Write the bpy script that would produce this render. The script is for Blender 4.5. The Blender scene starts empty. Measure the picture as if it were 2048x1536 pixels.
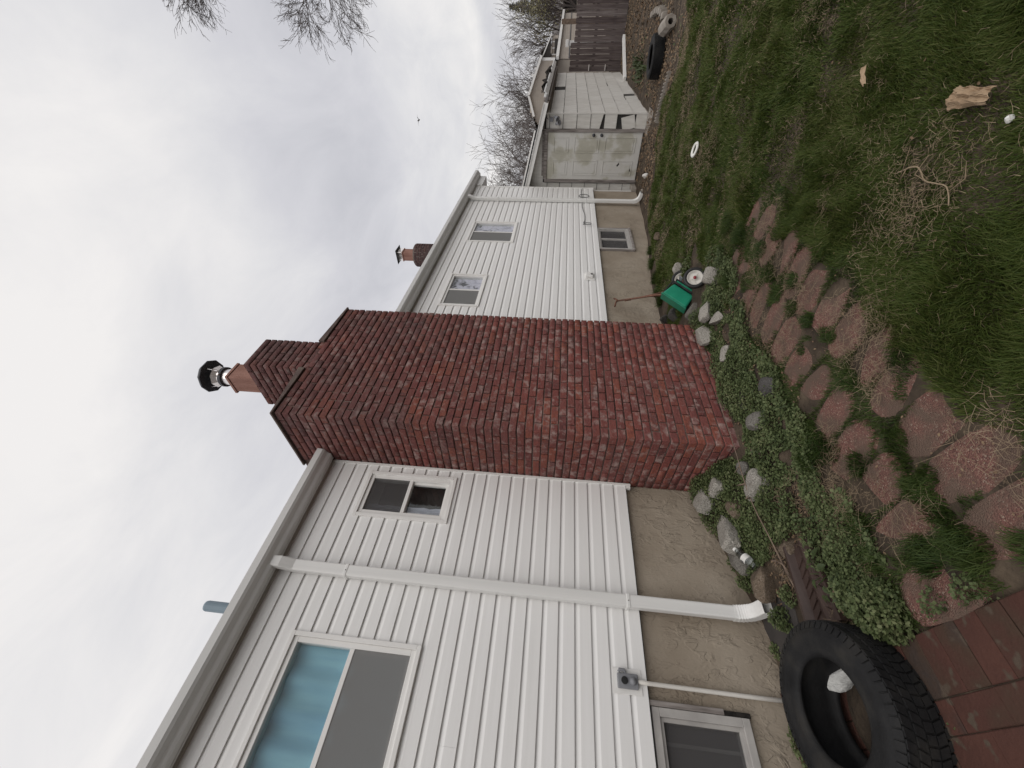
import bpy, bmesh, math, random
import numpy as np
from mathutils import Vector, Matrix

random.seed(7); rng = np.random.default_rng(7)
SC = bpy.context.scene
COL = SC.collection
PI = math.pi

# ------------------------------------------------------------------ camera
# The photograph was taken with the phone turned: "up" in the place points to the left of the picture.
CAM_F, YAW, PITCH, ROLL = 801.13, math.radians(43.882), math.radians(5.212), math.radians(-3.528)
EYE = Vector((0.0, -3.166, 1.55))
fw = Vector((math.cos(PITCH)*math.cos(YAW), math.cos(PITCH)*math.sin(YAW), math.sin(PITCH)))
rt = fw.cross(Vector((0, 0, 1))).normalized(); dn = fw.cross(rt)
c_, s_ = math.cos(ROLL), math.sin(ROLL)
r2 = c_*rt + s_*dn; d2 = -s_*rt + c_*dn
cam = bpy.data.cameras.new("camera"); camo = bpy.data.objects.new("camera", cam); COL.objects.link(camo)
camo.matrix_world = Matrix(((d2.x, r2.x, -fw.x, EYE.x), (d2.y, r2.y, -fw.y, EYE.y), (d2.z, r2.z, -fw.z, EYE.z), (0, 0, 0, 1)))
cam.sensor_fit = 'HORIZONTAL'; cam.sensor_width = 36.0; cam.lens = CAM_F/2048*36.0
cam.clip_start = 0.02; cam.clip_end = 2000
SC.camera = camo

# ------------------------------------------------------------------ sky and sun (overcast)
SUN_EL, SUN_AZ = math.radians(50), math.radians(-122)      # azimuth of the brightest part of the cloud, from +X towards +Y
world = bpy.data.worlds.new("World"); SC.world = world; world.use_nodes = True
nt = world.node_tree; nt.nodes.clear()
def N(t, typ, **kw):
    n = t.nodes.new(typ)
    for k, v in kw.items(): setattr(n, k, v)
    return n
def mathn(t, op, a, b=None):
    n = N(t, 'ShaderNodeMath', operation=op)
    for i, v in enumerate((a, b)):
        if v is None: continue
        if isinstance(v, (int, float)): n.inputs[i].default_value = v
        else: t.links.new(v, n.inputs[i])
    return n.outputs[0]
def ramp(t, fac, stops, interp='LINEAR'):
    n = N(t, 'ShaderNodeValToRGB'); n.color_ramp.interpolation = interp
    el = n.color_ramp.elements
    while len(el) < len(stops): el.new(0.5)
    for e, (p, c) in zip(el, stops):
        e.position = p; e.color = (*c, 1) if len(c) == 3 else c
    t.links.new(fac, n.inputs[0]); return n.outputs[0]
out = N(nt, 'ShaderNodeOutputWorld')
sky = N(nt, 'ShaderNodeTexSky', sky_type='NISHITA', sun_disc=False)
sky.sun_elevation = SUN_EL; sky.sun_rotation = math.radians(90) - SUN_AZ
sky.air_density = 1.5; sky.dust_density = 3.0
bg1 = N(nt, 'ShaderNodeBackground'); bg1.inputs[1].default_value = 0.10
nt.links.new(sky.outputs[0], bg1.inputs[0])
tc = N(nt, 'ShaderNodeTexCoord'); sep = N(nt, 'ShaderNodeSeparateXYZ'); nt.links.new(tc.outputs['Generated'], sep.inputs[0])
zz = mathn(nt, 'ADD', mathn(nt, 'MAXIMUM', sep.outputs[2], 0.0), 0.16)
cx = mathn(nt, 'DIVIDE', sep.outputs[0], zz); cy = mathn(nt, 'DIVIDE', sep.outputs[1], zz)
cmb = N(nt, 'ShaderNodeCombineXYZ'); nt.links.new(cx, cmb.inputs[0]); nt.links.new(cy, cmb.inputs[1])
def wnoise(scale, detail, rough, off, dist=0.0, stretch=(1, 1, 1)):
    mp = N(nt, 'ShaderNodeMapping'); mp.inputs['Location'].default_value = off; mp.inputs['Scale'].default_value = stretch
    nt.links.new(cmb.outputs[0], mp.inputs[0])
    nz = N(nt, 'ShaderNodeTexNoise'); nz.inputs['Scale'].default_value = scale; nz.inputs['Detail'].default_value = detail
    nz.inputs['Roughness'].default_value = rough; nz.inputs['Distortion'].default_value = dist
    nt.links.new(mp.outputs[0], nz.inputs[0]); return nz.outputs[0]
n1 = wnoise(0.70, 3, 0.5, (3.1, 1.7, 0), 0.4, (0.75, 1.0, 1))
n2 = wnoise(3.4, 6, 0.62, (7.3, 0.4, 0), 0.5, (0.6, 1.0, 1))
cl = mathn(nt, 'ADD', mathn(nt, 'MULTIPLY', n1, 0.74), mathn(nt, 'MULTIPLY', n2, 0.26))
ccol = ramp(nt, cl, [(0.33, (0.58, 0.58, 0.62)), (0.43, (0.69, 0.685, 0.72)), (0.51, (0.785, 0.777, 0.792)), (0.62, (0.94, 0.915, 0.90))])
bg2 = N(nt, 'ShaderNodeBackground'); nt.links.new(ccol, bg2.inputs[0]); bg2.inputs[1].default_value = 1.0
mixw = N(nt, 'ShaderNodeMixShader'); mixw.inputs[0].default_value = 0.93
nt.links.new(bg1.outputs[0], mixw.inputs[1]); nt.links.new(bg2.outputs[0], mixw.inputs[2])
nt.links.new(mixw.outputs[0], out.inputs[0])
sl = bpy.data.lights.new("sun", 'SUN'); sl.energy = 1.3; sl.angle = math.radians(55); sl.color = (1.0, 0.955, 0.90)
so = bpy.data.objects.new("sun", sl); COL.objects.link(so)
sdir = Vector((math.cos(SUN_EL)*math.cos(SUN_AZ), math.cos(SUN_EL)*math.sin(SUN_AZ), math.sin(SUN_EL)))
so.rotation_euler = (-sdir).to_track_quat('-Z', 'Y').to_euler(); so.location = (0, -20, 20)
vs = SC.view_settings; vs.view_transform = 'Standard'; vs.look = 'None'; vs.exposure = 0.0; vs.gamma = 1.0; vs.use_curve_mapping = False

# ------------------------------------------------------------------ materials
def mat(name, cols, scale=4.0, rough=0.75, bump=0.0, bscale=60.0, rnd=0.0, spec=0.3, metal=0.0, detail=5.0, stretch=(1, 1, 1),
        speck=None, speck_scale=120.0, speck_cut=0.62, bdetail=4.0, space='world', dist=0.0, lo=0.3, hi=0.7, trans=0.0, bdist=0.01):
    m = bpy.data.materials.new(name); m.use_nodes = True; t = m.node_tree; t.nodes.clear()
    o = N(t, 'ShaderNodeOutputMaterial'); p = N(t, 'ShaderNodeBsdfPrincipled'); t.links.new(p.outputs[0], o.inputs[0])
    p.inputs['Roughness'].default_value = rough; p.inputs['Specular IOR Level'].default_value = spec; p.inputs['Metallic'].default_value = metal
    if space == 'world': co = N(t, 'ShaderNodeNewGeometry').outputs['Position']
    else: co = N(t, 'ShaderNodeTexCoord').outputs['Object']
    mp = N(t, 'ShaderNodeMapping'); mp.inputs['Scale'].default_value = stretch; t.links.new(co, mp.inputs[0])
    nz = N(t, 'ShaderNodeTexNoise'); nz.inputs['Scale'].default_value = scale; nz.inputs['Detail'].default_value = detail; nz.inputs['Distortion'].default_value = dist
    t.links.new(mp.outputs[0], nz.inputs[0])
    mr = N(t, 'ShaderNodeMapRange'); mr.inputs['From Min'].default_value = lo; mr.inputs['From Max'].default_value = hi
    t.links.new(nz.outputs[0], mr.inputs[0]); fac = mr.outputs[0]
    if rnd > 0:
        oi = N(t, 'ShaderNodeObjectInfo').outputs['Random']; gi = N(t, 'ShaderNodeNewGeometry').outputs['Random Per Island']
        rr = mathn(t, 'FRACT', mathn(t, 'ADD', oi, gi))
        fac = mathn(t, 'ADD', mathn(t, 'MULTIPLY', fac, 1-rnd), mathn(t, 'MULTIPLY', rr, rnd))
    k = len(cols)
    colr = ramp(t, fac, [(i/(k-1) if k > 1 else 0, c) for i, c in enumerate(cols)]) if k > 1 else None
    if colr is None:
        rgb = N(t, 'ShaderNodeRGB'); rgb.outputs[0].default_value = (*cols[0], 1); colr = rgb.outputs[0]
    if speck is not None:
        n3 = N(t, 'ShaderNodeTexNoise'); n3.inputs['Scale'].default_value = speck_scale; n3.inputs['Detail'].default_value = 2; t.links.new(co, n3.inputs[0])
        f3 = ramp(t, n3.outputs[0], [(speck_cut, (0, 0, 0)), (min(1, speck_cut+0.06), (1, 1, 1))])
        mx = N(t, 'ShaderNodeMix', data_type='RGBA'); t.links.new(f3, mx.inputs[0]); t.links.new(colr, mx.inputs[6]); mx.inputs[7].default_value = (*speck, 1)
        colr = mx.outputs[2]
    t.links.new(colr, p.inputs['Base Color'])
    if bump > 0:
        nb = N(t, 'ShaderNodeTexNoise'); nb.inputs['Scale'].default_value = bscale; nb.inputs['Detail'].default_value = bdetail; t.links.new(mp.outputs[0], nb.inputs[0])
        b = N(t, 'ShaderNodeBump'); b.inputs['Strength'].default_value = bump; b.inputs['Distance'].default_value = bdist
        t.links.new(nb.outputs[0], b.inputs['Height']); t.links.new(b.outputs[0], p.inputs['Normal'])
    if trans > 0:
        td = N(t, 'ShaderNodeBsdfTranslucent'); t.links.new(colr, td.inputs[0])
        ms = N(t, 'ShaderNodeMixShader'); ms.inputs[0].default_value = trans
        t.links.new(p.outputs[0], ms.inputs[1]); t.links.new(td.outputs[0], ms.inputs[2]); t.links.new(ms.outputs[0], o.inputs[0])
    return m

def glass(name, tint=(1, 1, 1), ior=1.52):
    m = bpy.data.materials.new(name); m.use_nodes = True; t = m.node_tree; t.nodes.clear()
    o = N(t, 'ShaderNodeOutputMaterial'); tr = N(t, 'ShaderNodeBsdfTransparent'); tr.inputs[0].default_value = (*tint, 1)
    gl = N(t, 'ShaderNodeBsdfGlossy'); gl.inputs['Roughness'].default_value = 0.02
    lw = N(t, 'ShaderNodeLayerWeight'); lw.inputs[0].default_value = 0.5
    f0 = ((ior-1)/(ior+1))**2          # Schlick reflection, the same from both sides of the pane
    f2 = mathn(t, 'ADD', f0, mathn(t, 'MULTIPLY', mathn(t, 'POWER', lw.outputs['Facing'], 5.0), 1-f0))
    ms = N(t, 'ShaderNodeMixShader'); t.links.new(f2, ms.inputs[0]); t.links.new(tr.outputs[0], ms.inputs[1]); t.links.new(gl.outputs[0], ms.inputs[2])
    t.links.new(ms.outputs[0], o.inputs[0]); return m
def screen_mat(name, col, alpha):
    m = bpy.data.materials.new(name); m.use_nodes = True; t = m.node_tree; t.nodes.clear()
    o = N(t, 'ShaderNodeOutputMaterial'); tr = N(t, 'ShaderNodeBsdfTransparent'); df = N(t, 'ShaderNodeBsdfDiffuse'); df.inputs[0].default_value = (*col, 1)
    ms = N(t, 'ShaderNodeMixShader'); ms.inputs[0].default_value = alpha
    t.links.new(tr.outputs[0], ms.inputs[1]); t.links.new(df.outputs[0], ms.inputs[2]); t.links.new(ms.outputs[0], o.inputs[0]); return m

WHITE = (0.80, 0.785, 0.76)
M = {}
M['siding'] = mat('white vinyl siding', [(0.755, 0.75, 0.735), (0.815, 0.81, 0.80)], 2.5, 0.42, 0.10, 14, rnd=0.25, spec=0.35, stretch=(0.35, 6, 9), bdist=0.004)
M['trim'] = mat('white trim', [(0.75, 0.74, 0.715), (0.82, 0.81, 0.79)], 3, 0.4, 0.03, 60, spec=0.35)
M['gutter'] = mat('grey white gutter', [(0.66, 0.66, 0.645), (0.73, 0.725, 0.71)], 2.2, 0.42, 0.03, 30, spec=0.4, stretch=(.5, 3, 3))
M['downspout'] = mat('ribbed white downspout', [(0.70, 0.70, 0.68), (0.78, 0.775, 0.755)], 6, 0.42, 0.12, 40, spec=0.4, stretch=(6, 6, .12), bdist=0.003)
M['soffit'] = mat('taupe soffit', [(0.40, 0.37, 0.34), (0.50, 0.47, 0.44)], 3, 0.6)
M['roof'] = mat('asphalt roof', [(0.07, 0.07, 0.075), (0.13, 0.125, 0.12)], 20, 0.9, 0.4, 80)
M['interior'] = mat('room wall', [(0.10, 0.10, 0.10)], rough=0.9)
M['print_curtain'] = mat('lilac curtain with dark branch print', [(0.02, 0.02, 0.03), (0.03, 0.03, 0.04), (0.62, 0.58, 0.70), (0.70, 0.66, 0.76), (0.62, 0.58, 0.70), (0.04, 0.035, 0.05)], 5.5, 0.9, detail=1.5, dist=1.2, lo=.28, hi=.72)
M['glass'] = glass('window glass', (0.93, 0.95, 0.95))
M['screen'] = screen_mat('insect screen', (0.29, 0.29, 0.285), 0.60)
M['screen_dark'] = screen_mat('dark insect screen', (0.12, 0.115, 0.115), 0.42)
M['blue_curtain'] = mat('blue curtain', [(0.20, 0.41, 0.56), (0.33, 0.60, 0.69)], 3, 0.9, stretch=(3, 1, .4), trans=0.1)
M['lace'] = mat('lilac lace curtain', [(0.52, 0.52, 0.62), (0.66, 0.66, 0.74)], 20, 0.9, trans=0.2)
M['grey_curtain'] = mat('grey curtain', [(0.22, 0.22, 0.21), (0.32, 0.32, 0.31)], 3, 0.9, stretch=(4, 1, .5))
M['grey_vinyl'] = mat('weathered grey vinyl frame', [(0.34, 0.325, 0.31), (0.46, 0.445, 0.42)], 8, 0.6, 0.1, 80)
M['grey_wood'] = mat('weathered grey wood', [(0.10, 0.085, 0.075), (0.24, 0.215, 0.20), (0.34, 0.31, 0.29)], 14, 0.9, 0.6, 30, stretch=(3, 3, .25))
M['rot'] = mat('rotten black wood', [(0.012, 0.011, 0.010), (0.04, 0.035, 0.03)], 20, 0.95, 0.6, 50)
M['plastic_grey'] = mat('grey plastic', [(0.19, 0.195, 0.21), (0.26, 0.265, 0.28)], 10, 0.45)
M['pvc'] = mat('cream conduit', [(0.66, 0.63, 0.58), (0.72, 0.70, 0.65)], 8, 0.5)
M['cable'] = mat('grey cable', [(0.12, 0.12, 0.12)], rough=0.6)
M['black'] = mat('black plastic', [(0.012, 0.012, 0.013), (0.03, 0.03, 0.03)], 10, 0.5)
M['steel'] = mat('polished stainless steel', [(0.84, 0.80, 0.78)], rough=0.36, metal=1.0)
M['cap_black'] = mat('black metal cap', [(0.040, 0.043, 0.050), (0.065, 0.068, 0.078)], 6, 0.55, spec=0.4)
M['clay'] = mat('clay flue tile', [(0.25, 0.125, 0.095), (0.36, 0.20, 0.16)], 7, 0.85, 0.3, 30, stretch=(2, 2, .6))
M['copper_green'] = mat('greenish metal', [(0.06, 0.075, 0.075), (0.12, 0.14, 0.14)], 9, 0.6)
M['vent'] = mat('blue grey vent pipe', [(0.19, 0.25, 0.30), (0.24, 0.31, 0.36)], 4, 0.5)
M['mortar'] = mat('mortar', [(0.075, 0.045, 0.038), (0.13, 0.085, 0.072), (0.25, 0.19, 0.165)], 2.2, 0.95, 0.4, 70)
M['mortar_pale'] = mat('pale mortar', [(0.22, 0.18, 0.16), (0.36, 0.31, 0.28)], 5, 0.95, 0.4, 70)
M['wash'] = mat('mortar wash', [(0.085, 0.060, 0.054), (0.135, 0.10, 0.09), (0.17, 0.15, 0.115)], 6, 0.95, 0.6, 40)
# bricks: a colour of its own for every brick, pale dusty bloom and dark patches on top of it
def brick_mat(name, tones, bloom=(0.36, 0.27, 0.245), dark=(0.055, 0.030, 0.028)):
    m = mat(name, tones, 30, 0.9, 0.9, 45, rnd=0.85, spec=0.15, bdist=0.008, bdetail=8)
    t = m.node_tree; p = [n for n in t.nodes if n.type == 'BSDF_PRINCIPLED'][0]
    src = p.inputs['Base Color'].links[0].from_socket
    g0 = N(t, 'ShaderNodeNewGeometry'); oi = N(t, 'ShaderNodeObjectInfo'); jt = N(t, 'ShaderNodeCombineXYZ')
    rr = mathn(t, 'MULTIPLY', mathn(t, 'ADD', oi.outputs['Random'], g0.outputs['Random Per Island']), 7.0)
    for i in range(3): t.links.new(rr, jt.inputs[i])
    va = N(t, 'ShaderNodeVectorMath', operation='ADD'); t.links.new(g0.outputs['Position'], va.inputs[0]); t.links.new(jt.outputs[0], va.inputs[1]); g = va.outputs[0]
    def layer(src, col, scale, a, b, amt):
        nz = N(t, 'ShaderNodeTexNoise'); nz.inputs['Scale'].default_value = scale; nz.inputs['Detail'].default_value = 6; nz.inputs['Roughness'].default_value = 0.65
        t.links.new(g, nz.inputs[0]); f = ramp(t, nz.outputs[0], [(a, (0, 0, 0)), (b, (amt, amt, amt))])
        mx = N(t, 'ShaderNodeMix', data_type='RGBA'); t.links.new(f, mx.inputs[0]); t.links.new(src, mx.inputs[6]); mx.inputs[7].default_value = (*col, 1)
        return mx.outputs[2]
    # lime bloom, soot and algae film: more film higher up, more bloom lower down, both in patches
    s1 = layer(src, bloom, 12.0, 0.51, 0.68, 0.80)
    s2 = layer(s1, dark, 26.0, 0.54, 0.74, 0.38)
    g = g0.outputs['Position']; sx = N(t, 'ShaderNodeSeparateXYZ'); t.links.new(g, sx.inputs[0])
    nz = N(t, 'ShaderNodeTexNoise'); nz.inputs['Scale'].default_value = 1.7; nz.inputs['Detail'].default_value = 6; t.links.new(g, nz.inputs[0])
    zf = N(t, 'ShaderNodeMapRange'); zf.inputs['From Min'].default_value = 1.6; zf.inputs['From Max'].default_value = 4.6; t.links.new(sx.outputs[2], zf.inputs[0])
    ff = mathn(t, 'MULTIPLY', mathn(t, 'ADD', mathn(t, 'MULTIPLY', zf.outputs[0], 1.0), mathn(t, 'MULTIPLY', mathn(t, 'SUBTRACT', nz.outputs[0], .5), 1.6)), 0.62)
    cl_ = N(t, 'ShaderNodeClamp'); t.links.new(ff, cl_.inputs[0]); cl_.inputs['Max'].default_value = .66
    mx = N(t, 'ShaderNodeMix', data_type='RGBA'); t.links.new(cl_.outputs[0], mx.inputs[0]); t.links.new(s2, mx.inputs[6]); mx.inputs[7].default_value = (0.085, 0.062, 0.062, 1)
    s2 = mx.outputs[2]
    t.links.new(s2, p.inputs['Base Color']); return m
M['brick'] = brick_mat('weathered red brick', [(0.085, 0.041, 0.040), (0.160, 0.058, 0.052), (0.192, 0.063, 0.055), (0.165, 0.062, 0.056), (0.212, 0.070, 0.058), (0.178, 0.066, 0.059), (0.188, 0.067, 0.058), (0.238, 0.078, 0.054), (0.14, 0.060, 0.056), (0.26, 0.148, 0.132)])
M['brick_old'] = brick_mat('old dark brick', [(0.06, 0.035, 0.04), (0.13, 0.06, 0.05), (0.17, 0.09, 0.08)])
M['paver'] = mat('patio brick', [(0.040, 0.026, 0.021), (0.078, 0.033, 0.024), (0.064, 0.027, 0.020), (0.055, 0.033, 0.022), (0.042, 0.034, 0.031)], 7, 0.88, 0.4, 70, rnd=0.6, speck=(.075, .055, .04), speck_scale=14, speck_cut=.60)
M['aggregate'] = mat('red aggregate stone', [(0.085, 0.038, 0.030), (0.135, 0.058, 0.045), (0.17, 0.082, 0.062)], 14, 0.9, 0.7, 110, rnd=0.35, speck=(0.42, 0.33, 0.24), speck_scale=95, speck_cut=0.63)
M['granite'] = mat('speckled granite', [(0.22, 0.205, 0.185), (0.34, 0.32, 0.29)], 12, 0.9, 0.5, 60, rnd=0.3, speck=(0.06, 0.055, 0.05), speck_scale=75, speck_cut=0.56)
M['stone'] = mat('grey field stone', [(0.10, 0.09, 0.08), (0.19, 0.175, 0.155), (0.26, 0.245, 0.22)], 10, 0.92, 0.7, 35, rnd=0.4)
M['stone_dark'] = mat('dark stone', [(0.045, 0.042, 0.040), (0.10, 0.095, 0.09)], 10, 0.9, 0.7, 35, rnd=0.3)
M['stone_brown'] = mat('brown stone', [(0.11, 0.08, 0.055), (0.21, 0.165, 0.125)], 10, 0.92, 0.7, 40, rnd=0.3)
M['concrete'] = mat('old concrete', [(0.20, 0.175, 0.15), (0.33, 0.30, 0.265)], 6, 0.95, 0.5, 60)
M['slate'] = mat('dark slate', [(0.040, 0.036, 0.034), (0.065, 0.058, 0.054)], 5, 0.8, 0.2, 40)
M['brown_plastic'] = mat('brown plastic', [(0.040, 0.025, 0.021), (0.065, 0.042, 0.035)], 8, 0.5, 0.05, 50)
M['rubber'] = mat('tyre rubber', [(0.006, 0.006, 0.0065), (0.012, 0.012, 0.0125), (0.028, 0.026, 0.023)], 7, 0.70, 0.25, 60, spec=0.25)
M['foam'] = mat('grey chunk', [(0.30, 0.30, 0.29), (0.48, 0.48, 0.46)], 25, 0.9, 0.8, 60)
M['shed_tile'] = mat('white asbestos shingle', [(0.50, 0.48, 0.44), (0.66, 0.645, 0.61)], 7, 0.7, 0.15, 60, rnd=0.3, stretch=(3, 3, .6))
M['shed_wall'] = mat('tar paper', [(0.03, 0.03, 0.03), (0.06, 0.055, 0.05)], 5, 0.9)
M['door_paint'] = mat('peeling door paint', [(0.43, 0.415, 0.35), (0.47, 0.455, 0.39), (0.57, 0.56, 0.52), (0.60, 0.59, 0.56)], 2.6, 0.7, 0.1, 60, lo=0.40, hi=0.56, detail=10)
M['fence'] = mat('weathered fence board', [(0.045, 0.034, 0.034), (0.10, 0.078, 0.075), (0.145, 0.12, 0.115), (0.24, 0.21, 0.20)], 9, 0.92, 0.6, 30, rnd=0.45, stretch=(4, 4, .25))
M['tan_siding'] = mat('tan siding', [(0.37, 0.325, 0.28), (0.42, 0.375, 0.325)], 3, 0.6)
M['grey_roof'] = mat('grey shingle roof', [(0.17, 0.155, 0.15), (0.22, 0.205, 0.20)], 6, 0.9)
M['green_plastic'] = mat('green hopper plastic', [(0.010, 0.20, 0.115), (0.018, 0.26, 0.155)], 9, 0.45, 0.05, 40)
M['rust'] = mat('rusty tube', [(0.075, 0.035, 0.025), (0.16, 0.075, 0.05), (0.23, 0.12, 0.085)], 30, 0.85, 0.3, 80)
M['wheel_white'] = mat('dirty white wheel', [(0.48, 0.46, 0.42), (0.64, 0.62, 0.58)], 20, 0.6)
M['red'] = mat('red hub', [(0.25, 0.03, 0.04)], rough=0.5)
M['bag'] = mat('tan paper', [(0.27, 0.185, 0.115), (0.38, 0.28, 0.185)], 12, 0.9, 0.5, 40)
M['white_litter'] = mat('white litter', [(0.60, 0.59, 0.56), (0.74, 0.73, 0.70)], 12, 0.7)
M['straw_stick'] = mat('dry stick', [(0.12, 0.085, 0.065), (0.22, 0.165, 0.125)], 18, 0.9, 0.2, 60)
M['bark'] = mat('bark', [(0.075, 0.060, 0.055), (0.13, 0.105, 0.095)], 3, 0.95, 0.4, 20)
M['bark_far'] = mat('grey brown bark', [(0.10, 0.085, 0.078), (0.17, 0.145, 0.135)], .6, 0.95)
M['bud'] = mat('yellow green buds', [(0.16, 0.15, 0.07), (0.26, 0.24, 0.12)], 1, 0.9, rnd=0.6)
M['pine'] = mat('dark conifer', [(0.030, 0.040, 0.048), (0.07, 0.085, 0.095)], 1, 0.9, rnd=0.6)
M['grass'] = mat('grass blade', [(0.016, 0.029, 0.005), (0.036, 0.060, 0.009), (0.055, 0.082, 0.014), (0.076, 0.100, 0.021), (0.105, 0.116, 0.035), (0.20, 0.165, 0.088)], 1.3, 0.62, rnd=0.6, spec=0.25, trans=0.15, lo=0.25, hi=0.8)
M['tuft'] = mat('dark grass tuft', [(0.013, 0.028, 0.006), (0.030, 0.054, 0.010), (0.055, 0.082, 0.018), (0.082, 0.100, 0.030)], 3, 0.6, rnd=0.6, spec=0.25, trans=0.15)
M['straw'] = mat('dry straw', [(0.12, 0.085, 0.055), (0.23, 0.17, 0.11), (0.31, 0.245, 0.165)], 3, 0.85, rnd=0.7)
M['leaf'] = mat('ground cover leaf', [(0.024, 0.038, 0.014), (0.060, 0.084, 0.030), (0.10, 0.130, 0.052), (0.135, 0.160, 0.070), (0.18, 0.185, 0.095)], 5, 0.6, rnd=0.6, spec=0.3, trans=0.2)
M['broad_leaf'] = mat('broad leaf', [(0.028, 0.045, 0.014), (0.070, 0.092, 0.032)], 6, 0.55, rnd=0.6, spec=0.35, trans=0.15)
M['litter'] = mat('dead leaf', [(0.085, 0.048, 0.028), (0.17, 0.112, 0.068), (0.28, 0.205, 0.13)], 3, 0.85, rnd=0.7)

# soil with green undertone where the lawn is
def soil_mat():
    m = mat('soil', [(0.030, 0.022, 0.016), (0.058, 0.043, 0.030), (0.10, 0.075, 0.052)], 6, 0.95, 0.7, 40, bdist=0.02)
    return m
M['soil'] = soil_mat()
def stucco_mat():
    m = mat('tan stucco', [(0.26, 0.215, 0.165), (0.31, 0.262, 0.205), (0.35, 0.30, 0.24)], 2.6, 0.9, detail=8)
    t = m.node_tree; p = [n for n in t.nodes if n.type == 'BSDF_PRINCIPLED'][0]
    g = N(t, 'ShaderNodeNewGeometry').outputs['Position']
    mp = N(t, 'ShaderNodeMapping'); mp.inputs['Scale'].default_value = (1.0, 1, 0.6); t.links.new(g, mp.inputs[0])
    def nz(sc, det, off, dist=0.0):
        m2 = N(t, 'ShaderNodeMapping'); m2.inputs['Location'].default_value = off; t.links.new(mp.outputs[0], m2.inputs[0])
        n = N(t, 'ShaderNodeTexNoise'); n.inputs['Scale'].default_value = sc; n.inputs['Detail'].default_value = det; n.inputs['Distortion'].default_value = dist
        t.links.new(m2.outputs[0], n.inputs[0]); return n.outputs[0]
    # trowel flakes: plateaus with one torn edge, only here and there
    fl = ramp(t, nz(7.5, 4, (0, 0, 0), .5), [(0.50, (0, 0, 0)), (0.60, (.55, .55, .55)), (0.603, (0, 0, 0)), (0.70, (.3, .3, .3)), (.703, (0, 0, 0))])
    fl2 = ramp(t, nz(17, 3, (5, 1, 3), .7), [(0.54, (0, 0, 0)), (0.61, (.35, .35, .35)), (0.613, (0, 0, 0))])
    mask = ramp(t, nz(3.1, 3, (2, 7, 1)), [(0.33, (.15, .15, .15)), (0.55, (1, 1, 1))])
    hh = mathn(t, 'ADD', mathn(t, 'ADD', mathn(t, 'MULTIPLY', fl, mask), mathn(t, 'MULTIPLY', fl2, mask)), mathn(t, 'MULTIPLY', nz(60, 7, (1, 1, 1)), .30))
    b = N(t, 'ShaderNodeBump'); b.inputs['Strength'].default_value = 0.75; b.inputs['Distance'].default_value = 0.014
    t.links.new(hh, b.inputs['Height']); t.links.new(b.outputs[0], p.inputs['Normal'])
    return m
def aggregate_mat():
    m = mat('red aggregate stone', [(0.105, 0.056, 0.047), (0.17, 0.088, 0.072), (0.21, 0.125, 0.102)], 6, 0.9, rnd=.4)
    t = m.node_tree; p = [n for n in t.nodes if n.type == 'BSDF_PRINCIPLED'][0]; src = p.inputs['Base Color'].links[0].from_socket
    g = N(t, 'ShaderNodeNewGeometry').outputs['Position']
    vo = N(t, 'ShaderNodeTexVoronoi'); vo.inputs['Scale'].default_value = 190; t.links.new(g, vo.inputs['Vector'])
    sc = N(t, 'ShaderNodeSeparateColor'); t.links.new(vo.outputs['Color'], sc.inputs[0])
    cc = ramp(t, sc.outputs[0], [(0, (.07, .036, .031)), (.3, (.15, .064, .053)), (.6, (.21, .095, .076)), (.85, (.26, .135, .105)), (.93, (.38, .29, .21)), (1, (.46, .39, .31))])
    mx = N(t, 'ShaderNodeMix', data_type='RGBA'); mx.inputs[0].default_value = .5; t.links.new(src, mx.inputs[6]); t.links.new(cc, mx.inputs[7])
    dn_ = N(t, 'ShaderNodeTexNoise'); dn_.inputs['Scale'].default_value = 7; dn_.inputs['Detail'].default_value = 6; t.links.new(g, dn_.inputs[0])
    df = ramp(t, dn_.outputs[0], [(.40, (0, 0, 0)), (.60, (.92, .92, .92))])
    m3 = N(t, 'ShaderNodeMix', data_type='RGBA'); t.links.new(df, m3.inputs[0]); t.links.new(mx.outputs[2], m3.inputs[6]); m3.inputs[7].default_value = (.120, .083, .063, 1)
    t.links.new(m3.outputs[2], p.inputs['Base Color'])
    b = N(t, 'ShaderNodeBump'); b.inputs['Strength'].default_value = .8; b.inputs['Distance'].default_value = .006; b.invert = True
    t.links.new(vo.outputs['Distance'], b.inputs['Height']); t.links.new(b.outputs[0], p.inputs['Normal']); return m
M['aggregate'] = aggregate_mat()
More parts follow.
